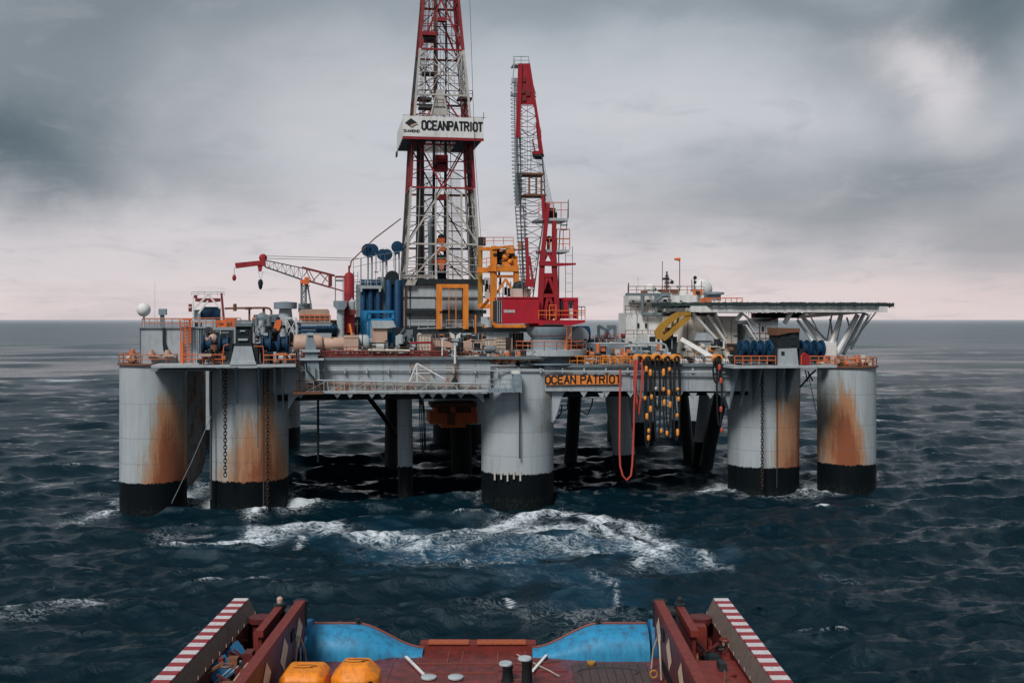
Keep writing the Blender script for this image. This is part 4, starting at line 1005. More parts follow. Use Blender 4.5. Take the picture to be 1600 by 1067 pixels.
# tarps, drums and boxes at deck level
def rounded(x0,y0,x1,y1,v,d,mb=None):
    mb = mb or MB(); a=P(x0,y1,v); b=P(x1,y0,v); r=.5*(b[2]-a[2]); L=b[0]-a[0]
    return mb.lathe((a[0],v+r,a[2]+r),[(r*.5,0),(r*.88,.12),(r,.35),(r,L-.35),(r*.88,L-.12),(r*.5,L)],18,'x')
one('cargo_bundle', rounded(458,523,505,552,-3.2,3), 'tan', 'long salmon beige wrapped bundle lying behind the fairlead tower', 'bundle')
one('cargo_bundle', rounded(503,527,540,551,-2.6,3), 'tan', 'beige sagging wrapped bundle between the salmon bundle and the plain box', 'bundle')
bx('wooden_crate','tan','plain beige crate next to the silver drum end','crate',537,524,560,551,-3,3,parts=(('batten','beige',[(538,527,559,528),(538,547,559,548)]),))
dr = thing('silver_drum', 'silver ended round drum lying beside the beige crate', 'drum', P(567,550,-2))
c = P(560,537,-2); build('drum', MB().lathe((c[0],-1,c[2]),[(1.05,0),(1.1,.3),(1.1,1.0),(.9,1.3),(.3,1.4)],20,'x'), 'lightgrey', dr); build('band', MB().torus((c[0]+.5,-1,c[2]),1.12,.06,'x',20,5), 'dark', dr)
# pipe rails along the deck edge
m = MB()
for y,r in ((549,.12),(553,.10),(557,.14)): m.pt([(470,y,-3.9),(700,y,-3.9)], r, 6)
for x in range(475,700,18): m.pb(x,546,x+1.5,560,-3.8,.3)
one('deck_pipes', m, 'dred', 'run of rusty red pipes along the deck edge under the beige bundles', 'pipes')
m = MB().pt([(575,547,-4.2),(640,548,-4.2)], .16, 8).pt([(705,556,-4.2),(850,563,-4.2)],.1,6); one('deck_pipes', m, 'cream', 'pale pipe lying on the deck edge below the blue frame', 'pipes')
clutter('deck_machinery','dark low deck machinery in front of the blue support frame', 560,530,650,556,-1,2,'dark',16,21)
clutter('deck_machinery','mixed low deck machinery in front of the central cream containers', 676,545,760,566,-3.6,1.5,'dark',16,22)
clutter('deck_machinery','grey valves and low pipework on the edge below the cream rack', 765,552,832,570,-3.8,1.5,'midgrey',16,23, mats=('lightgrey','dark','rail_orange'))
# blue tensioners
tn = thing('riser_tensioner', 'bank of tall dark blue tensioner cylinders under a white capped roof beside the red kingpost', 'tensioner', P(582,500,8))
m = MB()
for i,x in enumerate((567,573,579,585,591)): m.lathe(P(x,503,8+(i%2)*.5),[(.33,0),(.33,5.3),(.2,5.6)],12)
build('cylinder', m, 'blue', tn); build('cap', MB().pb(562,446,597,451,7.3,2.6).pb(563,451,566,456,7.3,.5).pb(592,451,595,456,7.3,.5).rail([P(562,446,7.3),P(597,446,7.3)],.8,.8,.05), 'lightgrey', tn); build('tank', MB().cyl(P(600,505,9.5),.9,6.2,18), 'midgrey', tn); build('tank', MB().cyl(P(563,503,9.5),.6,5.0,14), 'midgrey', tn)
tn = thing('riser_tensioner', 'pair of bright blue tensioner cylinders topped by a dark sheave close to the drill floor', 'tensioner', P(616,515,8))
m = MB()
for i,x in enumerate((607,613,621,626)): m.lathe(P(x,518,8+(i%2)*.9),[(.42,0),(.42,6.7),(.3,6.9)],14)
build('cylinder', m, 'blue', tn); 
def sheave(c, r, n=1, w=.32):
    m = MB()
    for i in range(n): m.lathe((c[0]-w*n/2+i*w, c[1], c[2]), [(r*.3,0),(r,.02),(r*.86,w*.5),(r,w-.02),(r*.3,w)], 22, 'x')
    return m
build('sheave', MB().lathe((P(613,434,8)[0],7.8,P(613,434,8)[2]),[(.9,0),(.95,.1),(.8,.3),(.95,.5),(.9,.6)],20,'y'), 'dark', tn)
for x,y,r,yb,lab in ((578,391,.85,450,'larger blue tensioner sheave on twin white rods nearest the red kingpost'),(601,398,.75,440,'middle blue tensioner sheave, lowest of the three on rods'),(620.5,386,.78,430,'highest blue tensioner sheave on rods touching the derrick leg')):
    t = thing('tensioner_sheave', lab, 'sheave', P(x,yb,8), 'blue tensioner sheaves on rods')
    c = P(x,y,8); m = MB()
    for dx in (-.28,.28) if x != 620.5 else (0,): m.lathe((c[0]+dx,7.6,c[2]),[(r*.6,0),(r,.06),(r*.82,.3),(r,.5),(r*.6,.6)],22,'y')
    m.pb(x-4,y+6,x+4,y+11,7.5,.7)
    build('wheel', m, 'dblue', t)
    m = MB(); m.tube(P(x-3,y+8,8),P(x-3,yb,8),.13,8); m.tube(P(x+3,y+8,8),P(x+3,yb,8),.13,8); build('rod', m, 'lightgrey', t)
m = MB().rail([P(552,430,6),P(575,425,6),P(628,416,6)],2.0,1.2,.035)
m.pt([(564,403,6),(564,446,6)],.07); m.pt([(587,395,7),(587,440,7)],.04); m.pt([(594,398,7),(594,425,7)],.04); m.pb(585,424,591,426,6,.4)
m.ladder(P(556,500,4),P(556,425,4),.5,.04,.5); 
for y in (440,455,470,485): m.pb(552,y,562,y+1,4,.6)
one('stair_tower', m, 'midgrey', 'thin dark railings and ladder around the tensioner sheaves', 'railing')
bf = thing('blue_support_frame', 'bright blue steel support frame holding the grey roofed beige unit', 'frame', P(590,556,1))
m = MB()
for x0,x1 in ((563,574),(575,579),(612,616)): m.pb(x0,485,x1,553,1,.8)
m.pb(575,485,616,489,.9,1).pb(575,498,616,501,1,.8); m.bar(P(579,489,1.4),P(612,498,1.4),.18); m.bar(P(564,486,1),P(574,520,1),.2); m.bar(P(574,486,1),P(564,520,1),.2); m.pb(603,520,615,545,2,1); m.pb(575,545,616,548,1,1)
build('frame', m, 'brightblue', bf)
bu = thing('control_unit', 'beige box unit with a flaring grey metal lid standing in the blue frame', 'unit', P(592,548,-1))
build('body', MB().pb(582,512,605,535,-1,2.5), 'tan', bu); build('lid', MB().pe([(580,501),(614,501),(619,511),(606,513),(582,513)],-1.3,3), 'lightgrey', bu); build('skirt', MB().pe([(582,535),(605,535),(600,545),(587,545)],-.9,2), 'midgrey', bu)
m = MB().pb(588,537,600,544,-1.2,.2); build('vent', m, 'white', bu)
bx('dark_module','dark','dark machinery block behind the blue frame and beside the derrick foot','module',596,512,652,548,5,4,parts=(('panel','midgrey',[(600,520,612,535),(630,515,645,528)]),))
m = MB().bar(P(596,522,4.7),P(632,548,4.7),.15).bar(P(632,512,4.7),P(606,548,4.7),.15).bar(P(618,548,4.7),P(634,522,4.7),.2).pb(636,527,641,550,4.2,.6); one('truss_brace', m, 'midgrey', 'grey crossed braces in front of the dark machinery block', 'brace')
# central cream containers
def container(x0,y0,x1,y1,v,d,mat,lab,shelves=False):
    t = thing('cargo_container', lab, 'container', P((x0+x1)/2,y1,v)); 
    build('body', MB().pb(x0,y0,x1,y1,v,d), mat, t)
    m = MB(); n = max(2,int((x1-x0)/4))
    for i in range(n+1): x = x0+(x1-x0)*i/n-.4; m.pb(x,y0,x+.8,y1,v-.07,.07)
    m.pb(x0-.4,y0-.6,x1+.4,y0+.8,v-.09,.08); m.pb(x0-.4,y1-.8,x1+.4,y1+.5,v-.09,.08)
    if shelves:
        for i in range(1,4): y=y0+(y1-y0)*i/4; m.pb(x0,y,x1,y+.8,v-.1,.08)
    build('frame', m, 'hull_rust' if mat != 'cream' else 'beige', t); return t
container(654,523,673,551,-1.5,2.5,'cream','tall cream container with faded panel seams under the drill floor')
container(675,529,692,548,0,2.5,'tan','salmon container between the tall cream one and the tent shaped covers')
container(739,531,753,549,-.5,2.5,'tan','plain salmon container between the tent shaped covers and the cream tank box')
container(757,530,774,540,0,2,'cream','small stained cream tank box above the dark mat bundle')
container(776,528,790,548,-1,2.4,'cream','cream shelved rack with three rows of boxes',True)
container(791,528,801,550,0,2.4,'beige','narrow tan container between the cream rack and the dark green container')
container(801,520,818,552,1,3,'dark','dark green tall container touching the crane walkway')
m = MB().pe([(692,530),(712,538),(712,546),(694,548),(690,548)],-1,2).pe([(713,538),(738,531),(738,548),(730,548),(713,544)],-1,2); one('canvas_cover', m, 'tan', 'pair of tent shaped salmon canvas covers behind the floodlight mast', 'cover')
one('mat_bundle', rounded(756,541,775,552,-2,2), 'midgrey', 'dark rounded mat bundle under the small cream tank box', 'bundle')
m = MB().pb(693,547,716,556,-2,2).pb(742,549,754,558,-2.2,2); one('low_locker', m, 'midgrey', 'low grey lockers on the deck before the salmon containers', 'locker')
fm = thing('floodlight_mast', 'white thin mast carrying twin white floodlights in front of the salmon containers', 'mast', P(711,598,-5.6))
build('pole', MB().pt([(711,540,-5.4),(711,568,-5.4)],.14,8), 'white', fm); build('pole', MB().pt([(711,568,-5.5),(711,592,-5.5)],.05,6), 'wire', fm)
build('base', MB().pe([(708,592),(712,586),(716,598),(705,598)],-5.8,.5), 'dark', fm)
for pts in (((703,519),(710,523),(711,530),(705,528)),((720,520),(714,524),(713,530),(719,527))): build('lamp', MB().pe(list(pts),-5.4,.7), 'white', fm)
build('bracket', MB().pb(706,530,717,533,-5.5,.5).pb(708,535,715,540,-5.5,.6), 'lightgrey', fm)
mm = MB().pb(690,528,692,556,-4.2,.2).pb(688,528,696,529,-4.2,.2); one('white_post', mm, 'white', 'plain white post between the tall cream container and the floodlight mast', 'post')
m = MB().pt([(640,536,-3.5),(672,535,-3.5),(675,538,-3.5),(675,564,-3.5)],.14,8).pt([(675,545,-3.5),(677,565,-3.5)],.1,6); one('red_pipe', m, 'red', 'red angled pipe stand in front of the tall cream container', 'pipe')
# ================================================================ deck load right of the crane
m = MB().lathe((P(906,545,1)[0],3,P(906,523,1)[2]),[(1.1,0),(1.15,.1),(1.15,1.6),(1.1,1.7)],22,'x'); 
rl = thing('hose_reel', 'blue hose reel with a pale round flange beyond the crane ladder', 'reel', P(904,540,3))
build('drum', m, 'dblue', rl); build('flange', MB().lathe((P(903,528,3)[0],1.6,P(903,525,3)[2]),[(1.15,0),(1.2,.15),(.2,.2)],22,'y'), 'lightgrey', rl)
af = thing('grey_a_frame', 'grey cross braced steel frame standing among the deck cargo against the sea', 'frame', P(948,535,10))
m = MB().bar(P(936,535,10),P(935,509,10),.35).bar(P(961,535,10),P(961,509,10),.35).bar(P(935,509,10),P(948,516,10),.4).bar(P(961,509,10),P(949,516,10),.4).bar(P(949,516,10),P(938,533,10),.2).bar(P(949,516,10),P(958,533,10),.2).pb(950,508,962,513,10,.5); build('frame', m, 'midgrey', af)
bx('red_container','dred','dark red container behind the grey cross braced frame','container',938,527,960,535,12,3,parts=(('frame','red',[(938,527,939,535),(948,527,949,535),(959,527,960,535)]),))
bx('orange_bin','orange','orange cylinder shaped bin on the deck below the blue reel','bin',899,545,911,556,-1,1.5)
bx('orange_bin','rail_orange','smaller worn orange bin beside the crane walkway','bin',890,544,898,557,-1.5,1.5)
gc = thing('grey_cargo_frame', 'long grey equipment module under a pale pipe arch by the yellow railing', 'module', P(985,558,-1))
m = MB().pb(915,538,980,559,1.5,3).pb(980,541,1032,559,2,3); build('body', m, 'grey', gc)
m = MB().pt([(912,537,-.5),(1033,536,-.5),(1040,539,-.5),(1043,546,-.5),(1043,556,-.5)],.13,8).pt([(912,537,2),(1033,536,2),(1040,539,2),(1043,556,2)],.1,8)
for x in (921,937,976,994,1030): m.pt([(x,537,-.5),(x,560,-.5)],.08,6)
m.pt([(976,541,-.6),(1000,541,-.6),(1002,545,-.6),(1002,558,-.6)],.1,6); build('arch', m, 'lightgrey', gc)
m = MB().pb(977,543,990,554,1.3,.5).pb(1003,543,1014,552,1.7,.5).pb(938,541,948,551,1.3,.3).pe([(1004,552),(1012,552),(1008,558)],1.6,.5).pb(918,543,926,556,1.4,.2); build('opening', m, 'dark', gc)
m = MB().pb(936,541,946,549,-.2,1).pb(960,545,975,557,-.2,1).pb(1027,538,1031,560,-.7,.2); build('equipment', m, 'rail_orange', gc)
clutter('deck_fittings','orange and red valves and fittings in front of the grey module', 895,545,985,568,-3,2,'rail_orange',12,31, mats=('lightgrey','dark','rail_orange'))
clutter('deck_fittings','grey and dark fittings on the deck around the hose saddles', 985,548,1060,568,-3,2,'midgrey',12,32)
clutter('deck_fittings','small distant deck gear between the crane and the accommodation', 880,522,978,538,14,4,'midgrey',12,33, mats=('lightgrey','rail_orange','dred'))
clutter('deck_fittings','stained gear and pale boxes at the foot of the accommodation wall', 1065,535,1150,568,-2.5,3,'rust',10,34, mats=('cream','dark','white'))
clutter('deck_fittings','worn orange gear crowded on the column top beyond the helideck struts', 1272,560,1365,571,-2.5,4,'rail_orange',12,35, mats=('rust','tan','cream'))
clutter('deck_fittings','worn gear scattered on the column top before the machinery house', 196,555,217,567,-2,3,'rail_orange',6,36, mats=('tan','rust','beige'))
clutter('deck_fittings','pipes and gear on the deck below the crane walkway', 820,556,900,570,-2.8,1.5,'midgrey',12,37, mats=('red','rail_orange','dark'))
m = MB().torus(P(845,566,-4.9),.45,.12,'y',16,6); 
# hanging hoses with floats, over orange saddles
random.seed(9)
def hose_set(x, y0, loops, lab, mat='hose_black', saddle=True, vv=-6.0):
    if saddle:
        s = thing('hose_saddle', 'orange round topped hose saddle %s' % lab[0], 'saddle', P(x,y0+10,vv+.4))
        c = P(x,y0+5,vv+.2); build('arch', MB().lathe((c[0],vv,c[2]),[(.42,0),(.62,.02),(.62,1.2),(.42,1.22)],16,'y',0,math.pi).pb(x-6,y0+5,x+6,y0+8,vv+.1,1.0), 'float_orange', s); build('bracket', MB().pb(x-5,y0+8,x+5,y0+14,vv+.3,1.4), 'dark', s)
    t = thing('hanging_hose', lab[1], 'hose', P(x,y0+10,vv))
    for (xa, xb, yb, fl, fm) in loops:
        m = MB(); pts = []
        for i in range(15):
            q = i/14*math.pi; pts.append((x+(xa if q < math.pi/2 else xb)*abs(math.cos(q))+ (xa+xb)/2*(1-abs(math.cos(q))), y0+5+(yb-y0-5)*math.sin(q)**.55, vv-.25))
        pts[0] = (x+xa*.6, y0+3, vv-.1); pts[-1] = (x+xb*.6, y0+3, vv-.1)
        m.pt(pts, .12, 7); build('hose', m, mat, t)
        for fx, fy in fl:
            c = P(x+fx, fy, vv-.3); h = random.uniform(.26,.50)*(1 if random.random()<.8 else .7); fy += random.uniform(-5,5); c = P(x+fx+random.uniform(-1.2,1.2), fy, vv-.3)
            m = MB().lathe((c[0],c[1],c[2]-h),[(.12,0),(.17,.08),(.2,.2),(.2,2*h-.2),(.17,2*h-.08),(.12,2*h)],12); build('float', m, fm, t)
    return t
hose_set(1012,556,[(-5,4,700,[(-3,580),(-3,618),(-1,655)],'float_orange'),(-2,6,688,[(5,580),(5,620),(4,640),(1,671),(2,686)],'float_orange')],('nearest the red hose bundle','black hoses with orange floats hanging next to the red hose bundle'))
hose_set(1027,555,[(-5,5,690,[(-3,610)],'cream'),(-4,4,640,[],'cream')],('second of the row, above bare black hoses','mostly bare black hoses hanging between two float strings'))
hose_set(1042,556,[(-6,6,684,[(-5,583),(-4,604),(-5,628),(0,681)],'float_orange'),(-2,7,670,[(3,577),(4,612),(4,631),(-8,672)],'float_orange')],('third of the row, above yellow floats','black hoses with yellow orange floats hanging from the middle saddle'))
hose_set(1057,556,[(-5,5,688,[(3,603),(3,626),(1,647),(1,677)],'float_orange'),(-3,6,650,[],'float_orange')],('last of the row next to the white boom','black hoses with small orange floats hanging at the white boom end of the row'))
hose_set(1122,556,[(-8,3,598,[],'hose_red'),(-2,6,665,[(1,575),(5,592),(5,640),(5,676)],'hose_red')],('standing alone beyond the white boom','black hoses with red bands hanging from the lone saddle by the white boom'))
for xx in (1016,1021,1034,1048):                  # pale bundled lines
    pass
m = MB()
pts = [(969,577),(968,700),(969,728),(973,743),(979,750),(986,743),(988,725),(990,680),(991,630),(993,600),(996,562)]
m.pt([(x,y,-6.4) for x,y in pts], .13, 8)
one('red_hose', m, 'hose_red', 'long red hose hanging in a deep loop almost to the sea', 'hose')
m = MB()
for dx in (0,3,6): m.pt([(992+dx*.6,562,-6.2),(990+dx*.6,600,-6.2),(994+dx*.3,630,-6.2),(998,648,-6.2),(1001-dx*.1,625,-6.2),(1003+dx*.3,590,-6.2),(1003,562,-6.2)], .1, 6)
one('red_hose', m, 'hose_red', 'bundle of short red hoses looped beneath the first saddle', 'hose')
c = P(999,561,-6); 
s = thing('hose_saddle', 'orange round topped hose saddle above the red hose bundle', 'saddle', c)
build('arch', MB().lathe((c[0],-6.1,c[2]),[(.42,0),(.62,.02),(.62,1.2),(.42,1.22)],16,'y',0,math.pi), 'float_orange', s)
# ================================================================ accommodation block and helideck
ab = thing('accommodation_block', 'white accommodation block with stained walls behind the yellow davit', 'building', P(1060,540,14))
m = MB().pb(978,489,1120,560,16,4); build('wall', m, 'white', ab)
m = MB().pb(983,461,1100,491,17,3).pb(1010,456,1090,461,18,2); build('wall', m, 'white', ab)
m = MB().pb(1034,452,1046,457,17.5,1).pb(1004,454,1012,461,17.2,1).pb(1050,452,1060,458,17.5,1).pb(1020,474,1100,476,16.9,.1).pb(983,474,1010,475,16.9,.1); build('trim', m, 'rust', ab)
random.seed(61); m = MB()
for i in range(29):
    x = random.uniform(985,1098); y = random.uniform(448,492); m.pb(x,y,x+random.uniform(.8,5),y+random.uniform(1,5),16.6-random.random()*.6,.3)
build('fitting', m, 'dark', ab)
m = MB().pb(1068,494,1152,566,6,12); build('wall', m, 'cream', ab)
m = MB().pe([(1150,520),(1216,497),(1216,560),(1150,560)],9,10); build('wall', m, 'cream', ab)
m = MB().pb(1160,510,1216,560,12,12); build('wall', m, 'lightgrey', ab)
m = MB().pt([(1004,462,15.4),(1004,491,15.4),(1046,492,15.4)],.32,8).pt([(1025,461,15.4),(1025,490,15.4)],.25,8).pb(980,458,1048,462,15.2,1).pt([(1025,470,15.4),(1035,462,15.4),(1044,462,15.4)],.3,8); build('duct', m, 'midgrey', ab)
for x0,x1,y0,y1 in ((1013,1017,477,484),(996,999,505,512),(1008,1011,505,512),(984,988,475,481),(1030,1034,477,484)): build('window', MB().pb(x0,y0,x1,y1,15.85 if y0>490 else 17.85,.1), 'glass', ab)
for px in (995,1012,1045): build('seam', MB().pb(px,491,px+.8,555,15.9,.1), 'grey', ab)
m = MB().rail([P(977,490,15.6),P(1020,490,15.6)],1.1,.9,.05).rail([P(981,459,18),P(1100,459,18)],1.1,1.3,.045).rail([P(977,528,15),P(1030,528,15)],1.1,1.2,.04); build('railing', m, 'rust', ab)
m = MB()
for px,v in ((1074,5.9),(1100,5.9),(1128,5.9),(1142,5.9),(1170,8.9),(1190,8.9)): m.pb(px,500,px+1.4,565,v,.1)
build('stain_strip', m, 'hull_rust', ab)
m = MB().pe([(1089,520),(1110,520),(1116,532),(1086,532)],4.6,1.4); build('hood', m, 'hull', ab); build('duct', MB().pb(1092,532,1111,560,4.8,1.0), 'grey', ab)
m = MB().pb(1012,523,1060,535,8,5); build('annex', m, 'white', ab); m = MB().pb(1000,525,1004,535,15.8,.1).pb(1015,526,1024,533,7.9,.1).pb(1027,528,1031,535,7.9,.1); build('door', m, 'dark', ab)
build('roof_lamp', MB().sph(P(1019,480,17.6),.45,10).sph(P(1090,548,4.0),.5,8).sph(P(1112,545,4.0),.5,8), 'float_orange', ab)
# roof gear
def mast(x, y0, y1, v, r, lab, extra=None, name='antenna', mat='wire'):
    t = thing(name, lab, 'antenna', P(x,y0,v)); build('pole', MB().pt([(x,y0,v),(x,y1,v)], r, 6), mat, t)
    for pn, pm, mb in (extra or []): build(pn, mb, pm, t)
    return t
mast(982,460,442,18,.08,'short dark aerial at the outer corner of the accommodation roof')
mast(997,460,432,18,.03,'hair thin pale whip aerial beside the small roof dome', None, 'antenna', 'lightgrey')
mast(1035,460,408,20,.05,'tallest thin dark whip aerial beside the radar mast')
v=20; rm = mast(1042,460,424,v,.12,'radar mast with crossbars and a dark radar scanner on the roof', [('crossbar','dark',MB().pb(1037,434,1046,437,v-.3,.6).pt([(1034,437,v),(1050,437,v)],.05).pt([(1042,443,v),(1051,441,v)],.08).sph(P(1050,441,v),.3,8).pt([(1034,448,v),(1048,448,v)],.05)),('lattice','rust',MB().lattice([(P(1038,460,v),P(1040,430,v)),(P(1046,460,v),P(1044,430,v))],5,.05,.06,'x'))], 'radar_mast', 'dark')
ws = mast(1062,460,405,v,.07,'red striped pole flying an orange windsock above the accommodation roof', [('windsock','orange',MB().lathe((P(1054,405,v)[0],v,P(1054,405,v)[2]),[(.16,0),(.3,.85)],10,'x')),('bracket','lightgrey',MB().pb(1059,446,1064,450,v-.3,.6))], 'windsock_pole', 'rust')
mast(1085,460,433,v,.08,'aerial mast with dark discs near the white dome', [('disc','dark',MB().sph(P(1086,434,v),.3,8).sph(P(1086,441,v),.25,8)),('pole','dark',MB().pt([(1081,460,v),(1081,437,v)],.06))])
mast(1096,460,439,v,.05,'short thin aerial standing close to the large pale dome')
one('radome', MB().sph(P(1097,452,24),1.6,18), 'white', 'large pale dome behind the orange lockers on the accommodation roof', 'satellite dome')
one('radome', MB().sph(P(1016,452,24),.9,14), 'white', 'small pale dome behind the accommodation roof railing', 'satellite dome')
m = MB().cyl(P(1116,470,20),1.0,1.3,16).lathe(P(1116,462,20),[(.6,0),(1.5,.2),(1.5,.5),(.3,.6)],16); one('funnel', m, 'grey', 'short grey funnel cap beside the large pale dome', 'funnel')
m = MB().pb(1086,452,1098,461,17,2).pb(1100,466,1112,475,14,2); one('orange_locker', m, 'rail_orange', 'rusty orange lockers on the roof beneath the pale dome', 'locker')
# helideck: octagonal slab seen edge on
hd = thing('helideck', 'wide dark edged helideck on white slanting struts overhanging the platform', 'helideck', P(1235,560,8))
vm = 13.0; zt = P(1200,473,0)[2]
ua, ub = P(1045,474,vm-6)[0], P(1396,474,vm-6)[0]
R8 = (ub-ua)/2; cu_ = (ua+ub)/2; vm = R8*.46+3.0
def octo(R, s=.56): return [(cu_+R*x, vm+R*y) for x,y in ((1,-.22),(1,.22),(.72,.46),(-.72,.46),(-1,.22),(-1,-.22),(-.72,-.46),(.72,-.46))]
def slab(R, z0, z1):
    o = octo(R); n = len(o); m = MB(); vs = [(a,b,z0) for a,b in o]+[(a,b,z1) for a,b in o]
    return m.add(vs, [tuple(range(n-1,-1,-1)), tuple(range(n,2*n))]+[(i,(i+1)%n,n+(i+1)%n,n+i) for i in range(n)])
build('deck', slab(R8-.9, zt-.25, zt), 'midgrey', hd)
random.seed(8)
m = MB(); o2 = octo(R8+.1)                 # safety net round the rim, ragged along its lower edge
for (a,b),(c,d) in zip(o2, o2[1:]+o2[:1]):
    n_ = max(4, int(math.hypot(c-a,d-b)/.35)); pr = None
    for i in range(n_+1):
        t = i/n_; x, y = a+(c-a)*t, b+(d-b)*t; lo_ = zt-.32-random.random()*.2; hi = zt+.10+random.uniform(-.05,.06)
        if pr: m.add([(pr[0],pr[1],pr[2]),(x,y,lo_),(x,y,hi),(pr[0],pr[1],pr[3])], [(0,1,2,3)])
        if i%3 == 0: m.tube((x,y,zt-.6),(x,y,zt+.2),.04,4)
        pr = (x,y,lo_,hi)
build('safety_net', m, 'helidark', hd)
m = MB().box(ua+2.0, ub-3.0, vm-R8*.44, vm-R8*.44+.5, zt-1.25, zt-.42).box(ub-5.0,ub-1.6,vm-.4,vm+.4,zt-1.2,zt-.62).box(ua+2,ub-3,vm+R8*.38,vm+R8*.38+.5,zt-1.2,zt-.62)
for i in range(7): u=ua+2.5+(ub-ua-8)*i/6; m.box(u-.15,u+.15,vm-R8*.43,vm+R8*.37,zt-1.1,zt-.62)
build('beam', m, 'white', hd)
v=5.5
def S(m, x0,y0,x1,y1,v0,v1,r=.2): m.tube(P(x0,y0,v0),P(x1,y1,v1),r,8)
m = MB(); S(m,1252,492,1290,545,8,6,.30); S(m,1246,500,1277,543,7,5,.2); S(m,1258,498,1305,545,9,10,.16)
S(m,1340,492,1307,553,6,6,.36); S(m,1350,490,1318,553,12,10,.28); S(m,1360,489,1330,545,14,12,.2)
S(m,1297,498,1303,540,14,14,.16); S(m,1314,492,1296,545,6,6,.3); S(m,1323,496,1330,520,14,14,.14)
S(m,1250,495,1350,487,7,7,.24); S(m,1256,489,1325,486,7,7,.22); S(m,1272,534,1307,534,6,6,.1); S(m,1246,498,1262,486,6,6,.12); S(m,1262,486,1280,520,9,9,.1); S(m,1290,545,1300,490,10,12,.12); S(m,1318,486,1306,540,16,14,.1); S(m,1345,487,1356,492,6,6,.15); S(m,1328,540,1370,486,10,10,.1)
build('strut', m, 'white', hd)
m = MB(); S(m,1083,490,1128,540,4,5,.22); S(m,1106,492,1133,532,5,5,.18); S(m,1118,490,1135,526,5,6,.18); S(m,1160,489,1150,500,5,5,.3); S(m,1238,484,1226,505,5,5,.34); S(m,1160,490,1185,510,5,5,.15); S(m,1176,500,1184,535,5,8,.14)
build('strut', m, 'white', hd)
m = MB().pb(1098,484,1160,489,4,1.5); m.pb(1150,501,1177,506,6,1.4); build('gangway', m, 'white', hd)
m = MB().rail([P(1098,484,4),P(1160,484,4)],1.6,.8,.06).rail([P(1158,484,5),P(1178,500,6)],1.2,.6,.05).pb(1155,473,1160,488,3.9,.2); build('railing', m, 'orange', hd)
m = MB().pb(1180,489,1258,497,10,1.2).pb(1060,476,1100,482,10,4); 
for i in range(18): x=1178+i*4.4; m.pb(x,487+random.random()*3,x+3,496,9.8-random.random()*.5,.8)
build('under_deck_gear', m, 'dark', hd)
bx('helideck_office','lightgrey','small pale wall with red piping under the helideck','deckhouse',1170,503,1216,548,5,5,parts=(('pipe','rust',[(1186,505,1188,540),(1196,508,1197,540),(1172,520,1214,521),(1172,528,1214,529),(1176,533,1214,534)]),('window','glass',[(1200,512,1206,520),(1190,510,1194,518)])))
st = thing('stairway', 'slanting white stair flight below the helideck gangway', 'stairs', P(1180,540,4))
m = MB()
for v in (3.6,4.6): m.bar(P(1166,508,v),P(1186,540,v),.16); m.tube(P(1166,498,v),P(1186,530,v),.05,5)
for i in range(10): t=i/10; a=P(1166+20*t,508+32*t,3.6); m.box(a[0]-.15,a[0]+.15,3.6,4.6,a[2]-.03,a[2]+.03)
build('flight', m, 'white', st)
bx('white_tank_base','white','plain white block at the foot of the helideck struts','block',1277,535,1307,561,5,4,parts=(('plate','lightgrey',[(1290,540,1291,560)]),))
# yellow knuckle boom davit
yd = thing('yellow_davit', 'folded yellow lattice davit arm leaning against the accommodation block', 'davit', P(1040,535,3))
m = MB().pe([(1023,518),(1030,508),(1050,492),(1060,487),(1079,487),(1080,492),(1062,495),(1045,508),(1036,516),(1036,530),(1026,530)],3,.35); m.pe([(1023,518),(1030,508),(1050,492),(1060,487),(1079,487),(1080,492),(1062,495),(1045,508),(1036,516),(1036,530),(1026,530)],4.4,.35)
m.pe([(1078,487),(1079,498),(1040,532),(1034,532),(1034,528),(1070,495),(1072,490)],3.1,.3); m.pe([(1078,487),(1079,498),(1040,532),(1034,532),(1034,528),(1070,495),(1072,490)],4.5,.3)
for a,b in (((1032,512),(1040,526)),((1042,505),(1038,528)),((1052,498),(1050,515)),((1060,494),(1058,508))): m.bar(P(*a,3.6),P(*b,3.6),.25)
build('arm', m, 'ochre', yd); build('base', MB().pb(1040,526,1058,560,4,1.5), 'dark', yd); m=MB().pb(1044,512,1052,527,3.8,1).bar(P(1060,505,3.9),P(1040,525,3.9),.5); build('cylinder', m, 'dark', yd)
wb = thing('white_derrick_boom', 'pale thick boom slanting down to a post between the hose saddles', 'boom', P(1106,570,-4.5))
build('boom', MB().bar(P(1064,530,-3),P(1116,560,-4.8),.55,.5), 'white', wb); build('post', MB().pe([(1099,556),(1118,554),(1117,562),(1111,572),(1103,572),(1104,562)],-5,.9), 'white', wb)
for i,(x,lab) in enumerate(((1067,'white liferaft canister nearest the row of hanging hoses'),(1091,'white liferaft canister touching the pale boom post'),(1134,'white canister between the lone hose saddle and the winch platform'))):
    t = thing('liferaft_canister', lab, 'liferaft', P(x,570,-4.3)); c=P(x-4,566,-4); build('shell', MB().lathe((c[0],c[1],c[2]),[(.3,0),(.42,.12),(.42,.75),(.3,.9)],14,'x'), 'white', t); build('strap', MB().torus((c[0]+.45,c[1],c[2]),.43,.03,'x',14,4), 'dark', t)
m = MB().pe([(1254,556),(1259,551),(1265,556),(1265,570),(1254,570)],-9,.8); one('red_locker', m, 'red', 'little red house shaped locker at the railing under the blue drums', 'locker')
ORGS = None

